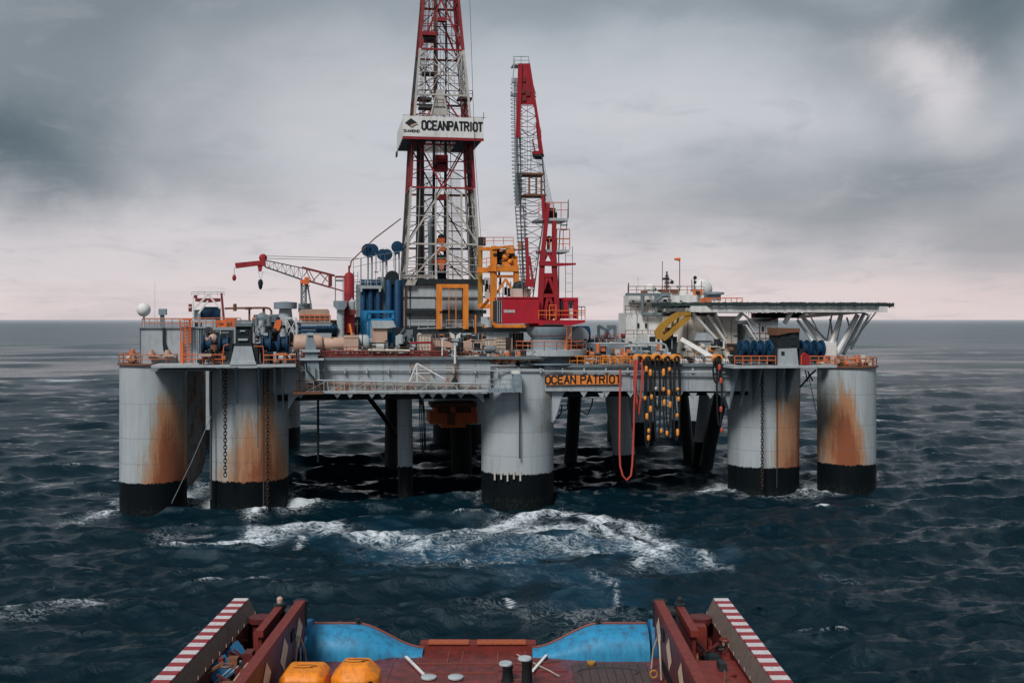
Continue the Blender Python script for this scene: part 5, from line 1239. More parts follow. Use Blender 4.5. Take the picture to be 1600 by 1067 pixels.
# slim lamp posts along the deck
for i,(x,y0,h,v) in enumerate(((470,556,20,-3),(520,556,26,-2),(566,556,17,-3),(605,556,22,-3),(646,556,30,-2),(690,512,24,20),(740,556,22,-3),(800,556,30,-2),(825,560,24,-3),(880,545,18,2),(916,560,28,-1),(948,560,32,0),(986,558,22,-2),(1050,560,30,-2),(1085,566,26,-2),(1150,560,34,0))):
    a, b = P(x,y0,v), P(x,y0-h,v); t = thing('lamp_post', 'thin grey lamp post with a small hooded lamp on the crowded deck', 'lamp post', a, 'lamp posts on the platform deck')
    build('pole', MB().tube(a, b, .055, 5), 'lightgrey', t); build('lamp', MB().box(b[0]-.3,b[0]+.12,b[1]-.15,b[1]+.15,b[2],b[2]+.18), 'dark', t)
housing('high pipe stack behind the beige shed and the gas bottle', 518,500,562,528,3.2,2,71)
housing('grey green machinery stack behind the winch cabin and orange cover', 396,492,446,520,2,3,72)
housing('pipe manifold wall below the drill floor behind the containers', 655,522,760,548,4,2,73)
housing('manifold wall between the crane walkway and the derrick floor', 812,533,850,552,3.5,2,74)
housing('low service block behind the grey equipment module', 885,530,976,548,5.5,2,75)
# ================================================================ the supply vessel's stern
FR[0] = SHIP
def Q(px, py, z):
    Y = (CAMZ-z)*FP/(py-HZ); return Vector(((px-800)/FP*Y, Y, z))
def XP(px, py, X0):
    Y = X0*FP/(px-800); return Vector((X0, Y, CAMZ-(py-HZ)/FP*Y))
CX = -1.9
vs_ = thing('supply_vessel', 'dark red open stern deck of a supply vessel with red and white striped side rails', 'ship', (CX, 50, 0))
m = MB()
sec = [(8,14.9),(40,14.9),(60,14.7),(65.2,13.9)]
vv = []; ff = []
for y, h in sec: vv += [(CX-h,y,2.9),(CX-h,y,.2),(CX-h+3,y,-2.5),(CX+h-3,y,-2.5),(CX+h,y,.2),(CX+h,y,2.9)]
for i in range(len(sec)-1):
    for k in range(5): ff.append((i*6+k,(i+1)*6+k,(i+1)*6+k+1,i*6+k+1))
ff += [(0,1,2,3,4,5),tuple(range(23,17,-1))]
m.add(vv, ff); build('hull', m, 'ship_red', vs_)
m = MB().box(CX-14.9,CX+14.9,8,65.0,2.88,3.0); build('deck', m, 'ship_deck', vs_)
m = MB()
a = Q(893,1037,3); 
for i in range(9): m.box(a[0]+i*.48,a[0]+i*.48+.44,30,a[1],3.0,3.07)
m.box(a[0]+4.32, 7.8, 30, a[1], 3.0, 3.06); build('deck_planking', m, 'ship_wood', vs_)
m = MB(); a,b = Q(610,1026,3),Q(604,1067,3)
m.box(a[0]-.3, Q(668,1060,3)[0]-2.2, 40, 62.5, 3.0,3.04); m.box(a[0]+6.5,a[0]+10.5,60.6,62.6,3.0,3.04); build('deck_plate', m, 'ship_deck', vs_)
m = MB()
for px in (655,700,722,777,820): 
    c = Q(px,1024,3); m.box(c[0],c[0]+.08,62.0,64.3,3.0,3.05)
m.box(Q(655,1024,3)[0],Q(845,1024,3)[0],61.9,62.0,3,3.05); m.box(Q(662,1035,3)[0],Q(775,1035,3)[0],60.3,60.38,3,3.045); build('weld_strip', m, 'ship_rim', vs_)
a,b = Q(655,1020,3),Q(838,1020,3)
m = MB().box(a[0],b[0],64.4,65.3,2.9,3.42); th = build('stern_roller', m, 'ship_red2', vs_)
m = MB().box(a[0]+.5,a[0]+3,64.3,65.1,3.42,3.5); m.box(b[0]-3.6,b[0]-.6,64.3,65.1,3.42,3.5); build('worn_plate', m, 'worn_orange', th)
# blue stern horns
def horn(x0, x1, s):
    """x0 outer end, x1 tapered inner end"""
    N = 26; K = 14; vs=[]; fs=[]
    for i in range(N+1):
        t = i/N; x = x0+(x1-x0)*t; q = min(1, max(0, (t-.40)/.60)); k = 1-q*q*(3-2*q); k = .17+.83*k
        h = 1.75*k; d = 1.7*(.5+.5*k)
        for j in range(K+1):
            q = math.pi*j/K; vs.append((x, 64.1-d*math.cos(q)*1.0, 2.9+h*math.sin(q)**.8))
    for i in range(N):
        for j in range(K): fs.append((i*(K+1)+j,(i+1)*(K+1)+j,(i+1)*(K+1)+j+1,i*(K+1)+j+1))
    fs += [tuple(range(K+1)), tuple(range(N*(K+1)+K, N*(K+1)-1, -1))]
    o = build('stern_horn', MB().add(vs, fs), 'ship_blue', vs_)
    m = MB(); rim=[]
    for i in range(N+1): b_ = i*(K+1)+K//2+1; rim.append(vs[b_])
    m.path([(r[0],r[1]+.12,r[2]+.02) for r in rim], .085, 6); build('rim', m, 'ship_rim', o)
    c = vs[11*(K+1)+K//2+1]; m = MB().lathe((c[0],c[1],c[2]-.1),[(.12,0),(.12,.3),(.17,.3),(.17,.42),(.02,.48)],10); build('bollard_pin', m, 'dark', o)
    for f in (.3,): c = vs[int(N*f)*(K+1)+4]
    return o
horn(Q(479,1020,3)[0]+.1, Q(661,1020,3)[0], -1); horn(Q(1011,1020,3)[0], Q(832,1020,3)[0], 1)
m = MB()
for s in (-1,1):
    x = CX+s*10.45; m.lathe((x-.25,64.2,3.6),[(.6,0),(1.35,.05),(1.35,.45),(.6,.5)],20,'x')
build('roller_end', m, 'ribblue', vs_)
for s in (-1,1):
    side = 'left' if s < 0 else 'right'
    # striped crash rail
    X0 = CX+s*14.75
    m1, m2 = MB(), MB(); y = 65.0; k = 0
    while y > 36:
        L = .64; (m1 if k%2==0 else m2).box(X0-.44, X0+.44, y-L, y, 6.0, 6.06); y -= L; k += 1
    rail = build('crash_rail', MB().box(X0-.47,X0+.47,36,65.1,5.35,6.0), 'dred', vs_)
    build_each('stripe', m1, 'stripe_white', rail); build_each('stripe', m2, 'stripe_red', rail)
    m = MB(); xi = X0-s*.47; 
    m.add([(xi,36,5.98),(xi,65.05,5.98),(xi-s*.42,65.05,5.1),(xi-s*.42,36,5.1),(xi,65.05,5.1),(xi,36,5.1)],[(0,1,2,3),(1,4,2),(0,3,5),(3,2,4,5)])
    build('fender', m, 'fender', rail)
    m = MB()
    for i in range(22): y0 = 64.6-i*1.3; m.box(xi-s*.44, xi-s*.47, y0, y0+.04, 5.15, 5.35)
    build('bolt_row', m, 'tan', rail)
    build('dark_plate', MB().box(min(XI_:=CX+s*10.7, xi-s*.3), max(XI_, xi-s*.3), 20, 62.0, 3.0, 3.05), 'dark', vs_)  # plain dark plates over the deck between guard wall and rail
    m = MB(); m.box(xi-s*.05,xi-s*.3,36,64.6,3.0,5.1); build('wall', m, 'ship_red', vs_)
    m = MB()
    for yy in (64.0, 59.0, 53.2, 47.5): m.add([(xi-s*.3,yy,5.1),(xi-s*.3,yy,3.0),(xi-s*1.5,yy,3.0),(xi-s*.3,yy-.25,5.1),(xi-s*.3,yy-.25,3.0),(xi-s*1.5,yy-.25,3.0)],[(0,1,2),(5,4,3),(0,2,5,3)])
    m.lathe((xi-s*1.1,63.3,3.0),[(.55,0),(.45,2.0),(.7,2.1),(.7,2.4)],14); build('web', m, 'ship_red', vs_)
    m = MB(); m.add([(xi-s*.34,60.6,4.95),(xi-s*.34,60.2,4.2),(xi-s*.34,59.4,4.2),(xi-s*.34,59.8,4.95)],[(0,1,2,3)]); build('marker', m, 'diamond', vs_)
    # inner guard wall with diamonds
    XI = CX+s*10.35
    wall = build('guard_wall', MB().box(XI, XI+s*.25, 36, 62.4, 4.2, 6.3), 'ship_red', vs_)
    m = MB().box(XI-s*.04, XI+s*.5, 36.0, 62.4, 6.3, 6.62); build('top_beam', m, 'ship_red2', wall)
    build('skirt', MB().box(XI+s*.2, XI+s*.4, 36, 62.0, 3.0, 4.2), 'black', wall)
    for i,yc in enumerate((60.6,56.7,52.6,48.4)):
        m = MB(); x = XI-s*.03; m.add([(x,yc,6.15),(x,yc+1.0,5.35),(x,yc-.05,4.35),(x,yc-1.0,5.15)],[(0,1,2,3)]); build('diamond', m, 'diamond', wall)
    m = MB()
    for yc in (59.0,): m.box(XI-s*.02,XI-s*.08,yc-.5,yc+.3,5.3,5.9)
    build('opening', m, 'black', wall)
    m = MB().path([(XI-s*.12,58.9,3.1),(XI-s*.15,59.1,4.2),(XI-s*.12,59.8,5.3),(XI-s*.12,60.5,5.0),(XI-s*.3,60.9,4.2),(XI-s*.4,61.0,3.05)],.055,6); build('rope', m, 'rope', wall)
    # outer guard with rollers and posts
    X2 = CX+s*11.8
    m = MB().box(X2-.22,X2+.22,57.2,62.2,6.0,6.35); g2 = build('guide_beam', m, 'ship_red2', vs_)
    build('web', MB().box(X2-.1,X2+.1,57.4,62.2,3.0,6.0), 'ship_red', g2)
    build('ramp', MB().box(min(XI+s*.5,X2-s*.22),max(XI+s*.5,X2-s*.22),50,62.0,4.6,4.8), 'ship_wood', vs_)
    m = MB().lathe((X2,62.3,5.2),[(.26,0),(.26,1.0),(.34,1.05),(.34,1.25),(.2,1.3)],14); m.lathe((XI+s*.3,62.7,5.0),[(.4,0),(.4,1.2),(.46,1.3),(.46,1.5),(.3,1.6)],16); m.lathe((min(XI,X2)+.3,62.5,5.9),[(.35,0),(.35,.9)],14,'x'); build('guide_roller', m, 'dark', vs_)
    m = MB().lathe((X2,62.3,6.5),[(.16,0),(.18,.25),(.1,.35)],12); build('roller_cap', m, 'dark' if s > 0 else 'tan', vs_)
    m = MB(); random.seed(5+s)
    for i in range(26):
        yy = random.uniform(44,60.5); xx = X2+s*random.uniform(.3,1.7); z0 = 3.0
        if i%3: m.box(xx-.2,xx+random.uniform(.1,.5),yy,yy+random.uniform(.3,1.2),z0,z0+random.uniform(.4,1.7))
        else: m.lathe((xx,yy,z0),[(.28,0),(.2,1.2),(.32,1.3),(.32,1.5)],10)
    build('machinery', m, 'dark', vs_)
    m = MB()
    for i in range(12):
        yy = random.uniform(44,61); xx = X2+s*random.uniform(.3,1.7); m.box(xx-.2,xx+random.uniform(.1,.5),yy,yy+random.uniform(.2,1.0),3.0,3.0+random.uniform(.6,1.6))
    for i in range(8): yy = random.uniform(46,60); m.tube((X2+s*.4,yy,4.0),(X2+s*1.7,yy+random.uniform(-1.5,1.5),random.uniform(3.2,5.2)),.07,6)
    build('framing', m, 'ship_red', vs_)
random.seed(77)                                 # grime: scattered deck gear, lashings and wires
for k, mt in enumerate(('ship_red2','dark','rust','ship_red')):
    m = MB()
    for i in range(22):
        s = random.choice((-1,1)); x = CX+s*random.uniform(10.8,14.1); y = random.uniform(45,63); z = random.uniform(3.2,5.4)
        q = random.random()
        if q < .4: m.box(x-random.uniform(.1,.4),x+random.uniform(.1,.4),y-.2,y+random.uniform(.1,.7),3.0,z)
        elif q < .75: m.tube((x,y,z),(x+random.uniform(-1,1),y+random.uniform(-1.5,1.5),random.uniform(3.1,5.2)),random.uniform(.04,.11),6)
        else: m.torus((x,y,z),.28,.07,random.choice('xyz'),12,5)
    build(('bracket','winch_gear','chain_stopper','stanchion')[k], m, mt, vs_)
m = MB()
for i in range(9):
    x0 = random.uniform(-8,6); y0 = random.uniform(52,62.5); pts = [(x0,y0,3.09)]
    for j in range(7): x0 += random.uniform(.2,.6)*random.choice((1,1,-.4)); y0 += random.uniform(-.35,.35); pts.append((x0,y0,3.09))
    m.path(pts, random.uniform(.02,.035), 5)
build('lashing', m, 'rust', vs_)
# big block on the right, small box on the left
c = Q(1132,1029,4.6)
m = MB().box(c[0]-1.75,c[0]+1.0,52.0,c[1]-.6,3.0,4.55); bk = build('locker', m, 'ship_red', vs_); build('lid', MB().box(c[0]-1.8,c[0]+1.05,51.9,c[1]-.5,4.55,4.68), 'ship_red2', bk)
c = Q(398,1030,4.8); build('locker', MB().box(c[0]-.3,c[0]+.55,52.5,c[1],3.0,4.8), 'beige', vs_)
m = MB().path([(13.0-1.2,51.6,3.9),(12.2,52.4,4.2),(12.6,52.8,4.2),(13.1,52.9,3.9)],.18,8); build('pipe', m, 'lightgrey', vs_)
# blue ribbed mats
for (px,py,lab) in ((366,1031,'upper blue ribbed mat leaning behind the striped rail, nearer the stern roller'),(345,1054,'lower blue ribbed mat leaning behind the striped rail near the orange buoy blocks')):
    c = Q(px,py,4.2); t = thing('ribbed_mat', lab, 'mat', c)
    ax = Vector((.34,.62,.25)).normalized(); bx_ = Vector((.75,-.3,-.1)).normalized(); nn = ax.cross(bx_).normalized()
    m = MB(); m.bar(c-ax*.75-nn*.25, c+ax*.75-nn*.25, 1.1, .2); build('sheet', m, 'ribblue', t)
    m = MB()
    for i in range(5): o_ = bx_*(-.5+i*.25); m.tube(c-ax*.8+o_+Vector((0,0,.12)), c+ax*.8+o_+Vector((0,0,.12)), .035, 5)
    build('rib', m, 'lightgrey', t)
# buoys on deck
def buoy(x, y, w, d, h, lab, ch=.5, rot=0):
    import bmesh
    t = thing('mooring_buoy', lab, 'buoy', (x,y,3.0))
    bm = bmesh.new(); bmesh.ops.create_cube(bm, size=1)
    for v in bm.verts: v.co = Vector((v.co.x*w, v.co.y*d, (v.co.z+.5)*h))
    bmesh.ops.bevel(bm, geom=bm.edges[:], offset=ch, segments=1, affect='EDGES', profile=.5)
    bmesh.ops.bevel(bm, geom=bm.edges[:], offset=.09, segments=3, affect='EDGES', profile=.5)
    for v in bm.verts:
        v.co += Vector((math.sin(v.co.y*5+x)*.012, math.sin(v.co.z*4+x)*.012, math.sin(v.co.x*4+y)*.014))
    mb = MB(); mb.add([(v.co.x+x, v.co.y+y, v.co.z+3.02) for v in bm.verts], [tuple(q.index for q in f.verts) for f in bm.faces]); bm.free()
    build('shell', mb, 'buoy', t)
    yf = y-d/2
    m = MB().lathe((x-.1,yf-.02,3.0+h*.44),[(.62,.0),(.60,.06),(.3,.05)],24,'y'); build('hub', m, 'black', t)
    m = MB().box(x+w*.32,x+w*.40,yf-.03,yf+.05,3+h*.66,3+h*.78).box(x+w*.42-.05,x+w*.42,yf-.03,yf+.05,3+h*.62,3+h*.74); build('fitting', m, 'black', t)
    m = MB().path([(x-w*.25,y-.1,3.04+h),(x-w*.05,y-.18,3.045+h),(x+w*.18,y-.08,3.04+h)],.018,4).path([(x-w*.2,y+.25,3.04+h),(x+w*.1,y+.3,3.045+h),(x+w*.26,y+.12,3.04+h),(x+w*.1,y+.0,3.045+h)],.015,4); build('scuff', m, 'black', t)
    return t
buoy(Q(482,1030,5.4)[0]+.05, 54.2, 2.35, 2.5, 2.35, 'orange plastic buoy block with rounded edges against the guard wall', .34)
buoy(Q(556,1030,5.6)[0]+.12, 54.1, 2.45, 2.5, 2.68, 'taller orange plastic buoy block with cut corners on the open deck', .62)
buoy(Q(556,1066,4.6)[0]+.25, 51.25, 2.2, 1.9, 1.6, 'lowest orange buoy block lying in front of the taller one', .3)
# towing pins with pale caps
for (px,py,hh,lab) in ((790,1037,.85,'shorter dark towing pin with a pale round cap'),(820,1029,1.45,'taller dark towing pin with a pale round cap')):
    z = 3+hh; c = Q(px,py+1,z); t = thing('towing_pin', lab, 'bollard', (c[0],c[1],3))
    build('post', MB().lathe((c[0]+.12,c[1]-.15,3),[(.38,0),(.31,.2),(.27,hh-.25),(.32,hh)],18), 'black', t)
    build('cap', MB().lathe((c[0],c[1],z),[(.3,0),(.38,.02),(.38,.10),(.35,.14)],22), 'lightgrey', t)
for px,lab in ((670,'flat pale round deck cap at the end of the white bar'),(712,'flat pale round deck cap between the white bar and the towing pins')):
    c = Q(px,1057,3.1); one('deck_fitting', MB().lathe((c[0],c[1],3.05),[(.44,0),(.44,.08),(.40,.11)],22), 'lightgrey', lab, 'cap')
for (x0,y0,x1,y1,lab) in ((634,1025,662,1053,'white bar lying on the deck running down to a round cap'),(854,1023,832,1048,'white bar lying on the deck beside the taller towing pin')):
    one('white_bar', MB().bar(Q(x0,y0,3.15),Q(x1,y1,3.15),.16,.08), 'white', lab, 'bar')
one('deck_rope', MB().path([Q(808,1022,3.1),Q(835,1036,3.08),Q(860,1048,3.1),Q(874,1056,3.08)],.04,6), 'rope', 'thin pale rope crossing the red deck beside the towing pins', 'rope')
m = MB()
c = Q(924,1032,3.3); one('yellow_shackle', MB().lathe((c[0],c[1],3.07),[(.2,0),(.25,.08),(.24,.2),(.15,.22),(.13,.06)],14), 'ochre', 'small yellow ring fitting on the deck before a blue stern horn', 'fitting')
c = Q(1041,1058,3.3); one('green_hook', MB().torus((c[0]-.7,c[1],3.5),.2,.045,'y',14,6), "ochre", 'small ochre ring lying beside the guard wall of the vessel', 'ring')
pts = [Q(950+48*math.cos(a),1049+7*math.sin(a),3.1) for a in [math.radians(x) for x in range(150,400,12)]]
one('deck_wire', MB().path(pts,.03,5), 'wire', 'dark wire curled on the grey planking of the vessel deck', 'wire')
FR[0] = RIG
# ================================================================ the sea
def sea():
    rng = np.random.default_rng(12)
    rs = [6.0]
    while rs[-1] < 45000:
        r = rs[-1]; pix = r*r/(CAMZ*FP)
        rs.append(r+ (2.5 if r < 44 else min(max(.24, pix*1.0), r*.035+.5)))
    rs = np.array(rs); nr_ = len(rs)
    a1 = math.radians(29)
    th = np.concatenate([np.linspace(-math.pi, -a1, 90, endpoint=False), np.linspace(-a1, a1, 1050, endpoint=False), np.linspace(a1, math.pi, 90, endpoint=False)])
    nt_ = len(th)
    R, T = np.meshgrid(rs, th, indexing='ij')
    X0 = R*np.sin(T); Y0 = R*np.cos(T)
    dr = np.gradient(rs)[:, None]
    X = X0.copy(); Y = Y0.copy(); Z = np.zeros_like(X)
    n = 170
    lam = np.exp(rng.uniform(math.log(.6), math.log(20), n)); lam.sort()
    wd = math.radians(-80)
    slp = np.interp(np.log(lam), np.log([.6,2,4,8,20]), [.060,.074,.064,.040,.020]); amp0 = slp*lam/6.283; amp0[lam > 9] *= 1.35
    for i in range(n):
        d = wd+rng.normal(0, .40); k = 2*math.pi/lam[i]; ph = rng.uniform(0, 6.28)
        kx, ky = k*math.cos(d), k*math.sin(d)
        sp = np.maximum(dr, R*2*a1/1050)
        f = np.clip((lam[i]/sp-1.9)/2.0, 0, 1)
        A = amp0[i]*f
        if not f.any(): continue
        w = kx*X0+ky*Y0+ph; s, c = np.sin(w), np.cos(w)
        Z += A*c; X -= .75*A*s*math.cos(d); Y -= .75*A*s*math.sin(d)
    for i in range(60):
        l = math.exp(rng.uniform(math.log(14), math.log(150))); d = wd+rng.normal(0,.45); k = 2*math.pi/l; ph = rng.uniform(0,6.28)
        sp = np.maximum(dr, R*2*a1/1050); f = np.clip((l/sp-1.9)/2, 0, 1)*np.clip((R-170)/400, 0, 1)
        Z += .020*l/6.283*f*np.cos(k*math.cos(d)*X0+k*math.sin(d)*Y0+ph)*min(1,60/l)
    # foam masks on the surface, from the places where water is churned
    foam = np.zeros_like(Z); aer = np.zeros_like(Z); spr = np.zeros_like(Z)
    def S(px, py): t = CAMZ*FP/(py-HZ); return np.array([(px-800)/FP*t, t])
    sub = (R > 55) & (R < 260) & (np.abs(T) < a1)
    xs, ys = X0[sub], Y0[sub]; fm = np.zeros_like(xs); am = np.zeros_like(xs)
    nz = np.zeros_like(xs); rr = np.random.default_rng(4)
    for i in range(26):
        l = math.exp(rr.uniform(math.log(1.8), math.log(16))); a = rr.uniform(0, 6.28)
        nz += np.sin(2*math.pi/l*(xs*math.cos(a)+ys*math.sin(a))+rr.uniform(0, 6.28)+.8*np.sin(xs/5+i))*(l/16)**.3
    nz /= nz.std()
    def stroke(pts, wdt, st, tgt='f'):
        nonlocal fm, am
        pts = [S(*p) for p in pts]; best = np.zeros_like(xs)
        for p, q in zip(pts[:-1], pts[1:]):
            d = q-p; L = d@d; t = np.clip(((xs-p[0])*d[0]+(ys-p[1])*d[1])/L, 0, 1)
            dd = np.hypot(xs-p[0]-t*d[0], ys-p[1]-t*d[1]); best = np.maximum(best, np.exp(-(dd/((1.25 if tgt == 'f' else .8)*wdt*(1+.30*nz)).clip(.2))**2))
        if tgt == 'f': fm = np.maximum(fm, best*st)
        else: am = np.maximum(am, best*st)
    stroke([(322,852),(380,848),(415,838),(450,826),(500,822),(545,832),(590,846),(625,842),(655,850)], 1.9, .95)
    stroke([(370,858),(430,842),(480,834),(540,842),(600,850)], 1.3, .8)
    stroke([(655,852),(700,842),(760,824),(820,815),(870,810),(930,812),(975,822),(1015,840),(1035,858),(1025,872),(1000,882)], 1.7, .95)
    stroke([(690,846),(760,838),(830,826),(900,824),(960,834),(1000,850),(1020,868)], 1.8, .95)
    stroke([(860,852),(920,858),(980,866),(1000,872)], 1.2, .85)
    stroke([(700,858),(760,850),(850,842),(900,848)], 1.0, .7)
    stroke([(870,805),(880,801),(905,800)], .8, .9)
    stroke([(925,892),(945,905),(962,922),(968,940),(950,955)], .6, .5); stroke([(965,940),(905,965),(880,962)], .5, .55)
    stroke([(640,850),(665,866),(672,880),(685,900)], .5, .6); stroke([(705,888),(740,904)], .5, .7); stroke([(470,845),(462,862)], .5, .7)
    stroke([(785,925),(800,935),(790,945)], .45, .75)
    stroke([(0,955),(40,945),(110,944),(150,952)], 1.2, .62); stroke([(0,968),(60,962)], 1.0, .6)
    stroke([(1085,868),(1110,880),(1135,884)], .7, .7); stroke([(1060,858),(1130,868)],.6,.45)
    stroke([(285,776),(310,784),(350,796),(400,803),(455,797),(480,788)], 1.8, 1.15); stroke([(300,770),(330,778),(310,765)], 1.6, .8); stroke([(455,772),(500,768),(540,764)], 1.6, .8)
    stroke([(100,815),(190,800),(290,790)], 1.1, .75); stroke([(250,840),(320,838)],.9,.45)
    stroke([(1095,772),(1130,768),(1170,760),(1200,768),(1240,772),(1290,765)], 2.2, 1.2); stroke([(1130,762),(1160,756),(1185,760)], 2.0, 1.1); stroke([(1160,778),(1250,778),(1330,770)], 1.0, .6)
    stroke([(755,782),(800,778),(840,776),(870,778)], .9, .8); stroke([(960,752),(980,756),(1000,752)], .9, .8); stroke([(60,765),(130,755),(190,752)], 1.4, .6); stroke([(60,775),(190,768)], 1.2, .5)
    stroke([(1440,742),(1500,738)], 1.0, .4); stroke([(1290,900),(1360,905)], .5, .35); stroke([(760,950),(830,960),(900,980)], 4, .35)
    stroke([(380,850),(480,832),(640,848)], 5, .6, 'a'); stroke([(640,850),(720,870),(820,860),(900,850),(960,855),(980,865)], 8.5, 1.0, 'a'); stroke([(700,880),(800,905),(900,890),(940,930)], 6.0, .55, 'a')
    for px,py in ((240,788),(390,786),(808,771),(1192,757),(1322,750)):
        c = S(px,py)*1.02; d = np.hypot(xs-c[0], ys-c[1]); R_ = 5.5 if px not in (240,1322) else 4.7; fm = np.maximum(fm, (.85+.12*nz).clip(0,1.1)*np.exp(-((d-R_)/.95)**2))
    n2 = np.zeros_like(xs)
    for i in range(40):
        l = math.exp(rr.uniform(math.log(.7), math.log(4))); a = rr.uniform(0, 6.28); n2 += np.sin(2*math.pi/l*(xs*math.cos(a)+ys*math.sin(a))+rr.uniform(0, 6.28))*(l/4)**.8
    Z[sub] += np.maximum(fm, am*.6).clip(0,1)*.055*n2/n2.std() + fm.clip(0,1)*.14
    foam[sub] = fm; aer[sub] = am
    near = (R > 60) & (R < 400); zs_ = Z[near].std(); patch = .5+.5*np.sin(X0*.11+2*np.sin(Y0*.05))*np.sin(Y0*.09+1.7*np.sin(X0*.06+1))
    crest = np.clip((Z/zs_-1.85)/.6, 0, 1)*np.clip(patch*2-.6, 0, 1)*(R < 900)
    foam = np.maximum(foam, crest*.85)
    co = np.stack([X, Y, Z], -1).reshape(-1, 3).astype(np.float32)
    i0 = (np.arange(nr_-1)[:, None]*nt_+np.arange(nt_)[None, :]); j = (np.arange(nt_)+1) % nt_
    i1 = (np.arange(nr_-1)[:, None]*nt_+j[None, :])
    q = np.stack([i0, i1, i1+nt_, i0+nt_], -1).reshape(-1, 4)[:, ::-1]
    me = bpy.data.meshes.new('sea'); nv = len(co); nf = len(q)
    me.vertices.add(nv); me.vertices.foreach_set('co', co.ravel())
    me.loops.add(nf*4); me.loops.foreach_set('vertex_index', q.ravel().astype(np.int32))
    me.polygons.add(nf); me.polygons.foreach_set('loop_start', np.arange(0, nf*4, 4, dtype=np.int32)); 
    me.update(calc_edges=True); me.validate()
    me.shade_smooth()
    for nm, arr in (('foam', foam), ('aer', aer)):
        a = me.attributes.new(nm, 'FLOAT', 'POINT'); a.data.foreach_set('value', arr.ravel().astype(np.float32))
    o = bpy.data.objects.new('sea', me); COL.objects.link(o); o['kind'] = 'structure'
    m = bpy.data.materials.new('sea_water'); m.use_nodes = True; nt = m.node_tree; N = nt.nodes; L = nt.links; b = N['Principled BSDF']
    geo = N.new('ShaderNodeNewGeometry')
    def vm(sc):
        v = N.new('ShaderNodeVectorMath'); v.operation = 'MULTIPLY'; v.inputs[1].default_value = sc; L.new(geo.outputs['Position'], v.inputs[0]); return v.outputs[0]
    def noise(scale, vec, det=5, rough=.6, dist=0.):
        n = N.new('ShaderNodeTexNoise'); n.inputs['Scale'].default_value = scale; n.inputs['Detail'].default_value = det; n.inputs['Roughness'].default_value = rough; n.inputs['Distortion'].default_value = dist
        L.new(vec, n.inputs['Vector']); return n.outputs[0]
    def mr(src, a, b_, c=0., d=1.):
        r = N.new('ShaderNodeMapRange'); r.interpolation_type = 'SMOOTHSTEP'
        for k, x in zip((1,2,3,4), (a,b_,c,d)): r.inputs[k].default_value = x
        L.new(src, r.inputs[0]); return r.outputs[0]
    def mth(op, a, b_=None):
        r = N.new('ShaderNodeMath'); r.operation = op
        for k, x in ((0,a),(1,b_)):
            if x is None: continue
            if isinstance(x, (int,float)): r.inputs[k].default_value = x
            else: L.new(x, r.inputs[k])
        return r.outputs[0]
    def att(nm):
        a = N.new('ShaderNodeAttribute'); a.attribute_name = nm; return a.outputs['Fac']
    F_, A_ = att('foam'), att('aer')
    flat = vm((1, 1, 0))
    ridge = mth('MULTIPLY', mth('ABSOLUTE', mth('SUBTRACT', noise(.8, vm((.5,1.1,0)), 7, .62, 1.2), .5)), 7.0)     # lacy strands
    ridge = mth('SUBTRACT', 1.0, ridge)
    rg2 = mth('SUBTRACT', 1.0, mth('MULTIPLY', mth('ABSOLUTE', mth('SUBTRACT', noise(2.2, vm((.45,1.2,0)), 6, .6, .9), .5)), 8.0))
    fine = noise(3.6, vm((.6,1.2,0)), 7, .78, .4)
    big = noise(.16, vm((.7,1.1,0)), 4, .6, .6)
    v = mth('ADD', mth('MULTIPLY', F_, 1.25), mth('ADD', mth('MULTIPLY', mth('MAXIMUM', ridge, 0.0), .5), mth('MULTIPLY', mth('MAXIMUM', rg2, 0.0), .45)))
    v = mth('ADD', v, mth('MULTIPLY', mth('SUBTRACT', fine, .5), 1.7))
    v = mth('ADD', v, mth('MULTIPLY', mth('SUBTRACT', big, .5), 1.6))
    core = mth('MULTIPLY', mr(v, 1.12, 2.15, 0, 1.0), mr(F_, .10, .55))
    big2 = noise(.22, vm((.5,1.1,0)), 5, .65, .8)
    area = mr(mth('ADD', A_, mth('MULTIPLY', mth('SUBTRACT', big2, .5), 1.6)), .45, 1.15)
    rp = mth('POWER', mth('MAXIMUM', ridge, 0.0), 5.0); rp2 = mth('POWER', mth('MAXIMUM', rg2, 0.0), 6.0)
    web = mth('MULTIPLY', mth('MULTIPLY', mth('ADD', mth('MULTIPLY', rp, .62), mth('MULTIPLY', rp2, .12)), area), mr(fine, .38, .62))
    fw = mth('MULTIPLY', mth('MULTIPLY', rp2, mr(F_, .05, .6)), .5)
    fo = mth('MINIMUM', mth('MAXIMUM', core, mth('MAXIMUM', web, fw)), 1.0)
    # diffuse water colour and foam colour
    mx = N.new('ShaderNodeMix'); mx.data_type = 'RGBA'; mx.inputs[6].default_value = (.0016,.012,.0195,1); mx.inputs[7].default_value = (.010,.062,.115,1)
    L.new(mth('MULTIPLY', A_, mr(big, .3, .7, .35, 1.)), mx.inputs[0])
    m2 = N.new('ShaderNodeMix'); m2.data_type = 'RGBA'; L.new(fo, m2.inputs[0]); L.new(mx.outputs[2], m2.inputs[6]); m2.inputs[7].default_value = (.66,.72,.76,1)
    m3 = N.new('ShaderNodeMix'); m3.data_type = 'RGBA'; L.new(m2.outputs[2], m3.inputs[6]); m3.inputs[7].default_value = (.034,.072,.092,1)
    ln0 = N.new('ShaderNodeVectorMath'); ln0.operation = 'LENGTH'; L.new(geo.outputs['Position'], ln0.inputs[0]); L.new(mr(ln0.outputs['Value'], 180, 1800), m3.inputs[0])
    m4 = N.new('ShaderNodeMix'); m4.data_type = 'RGBA'; L.new(m3.outputs[2], m4.inputs[6]); m4.inputs[7].default_value = (.36,.40,.43,1); L.new(mr(ln0.outputs['Value'], 2500, 16000, 0, .8), m4.inputs[0])  # horizon haze painted into the water colour with distance
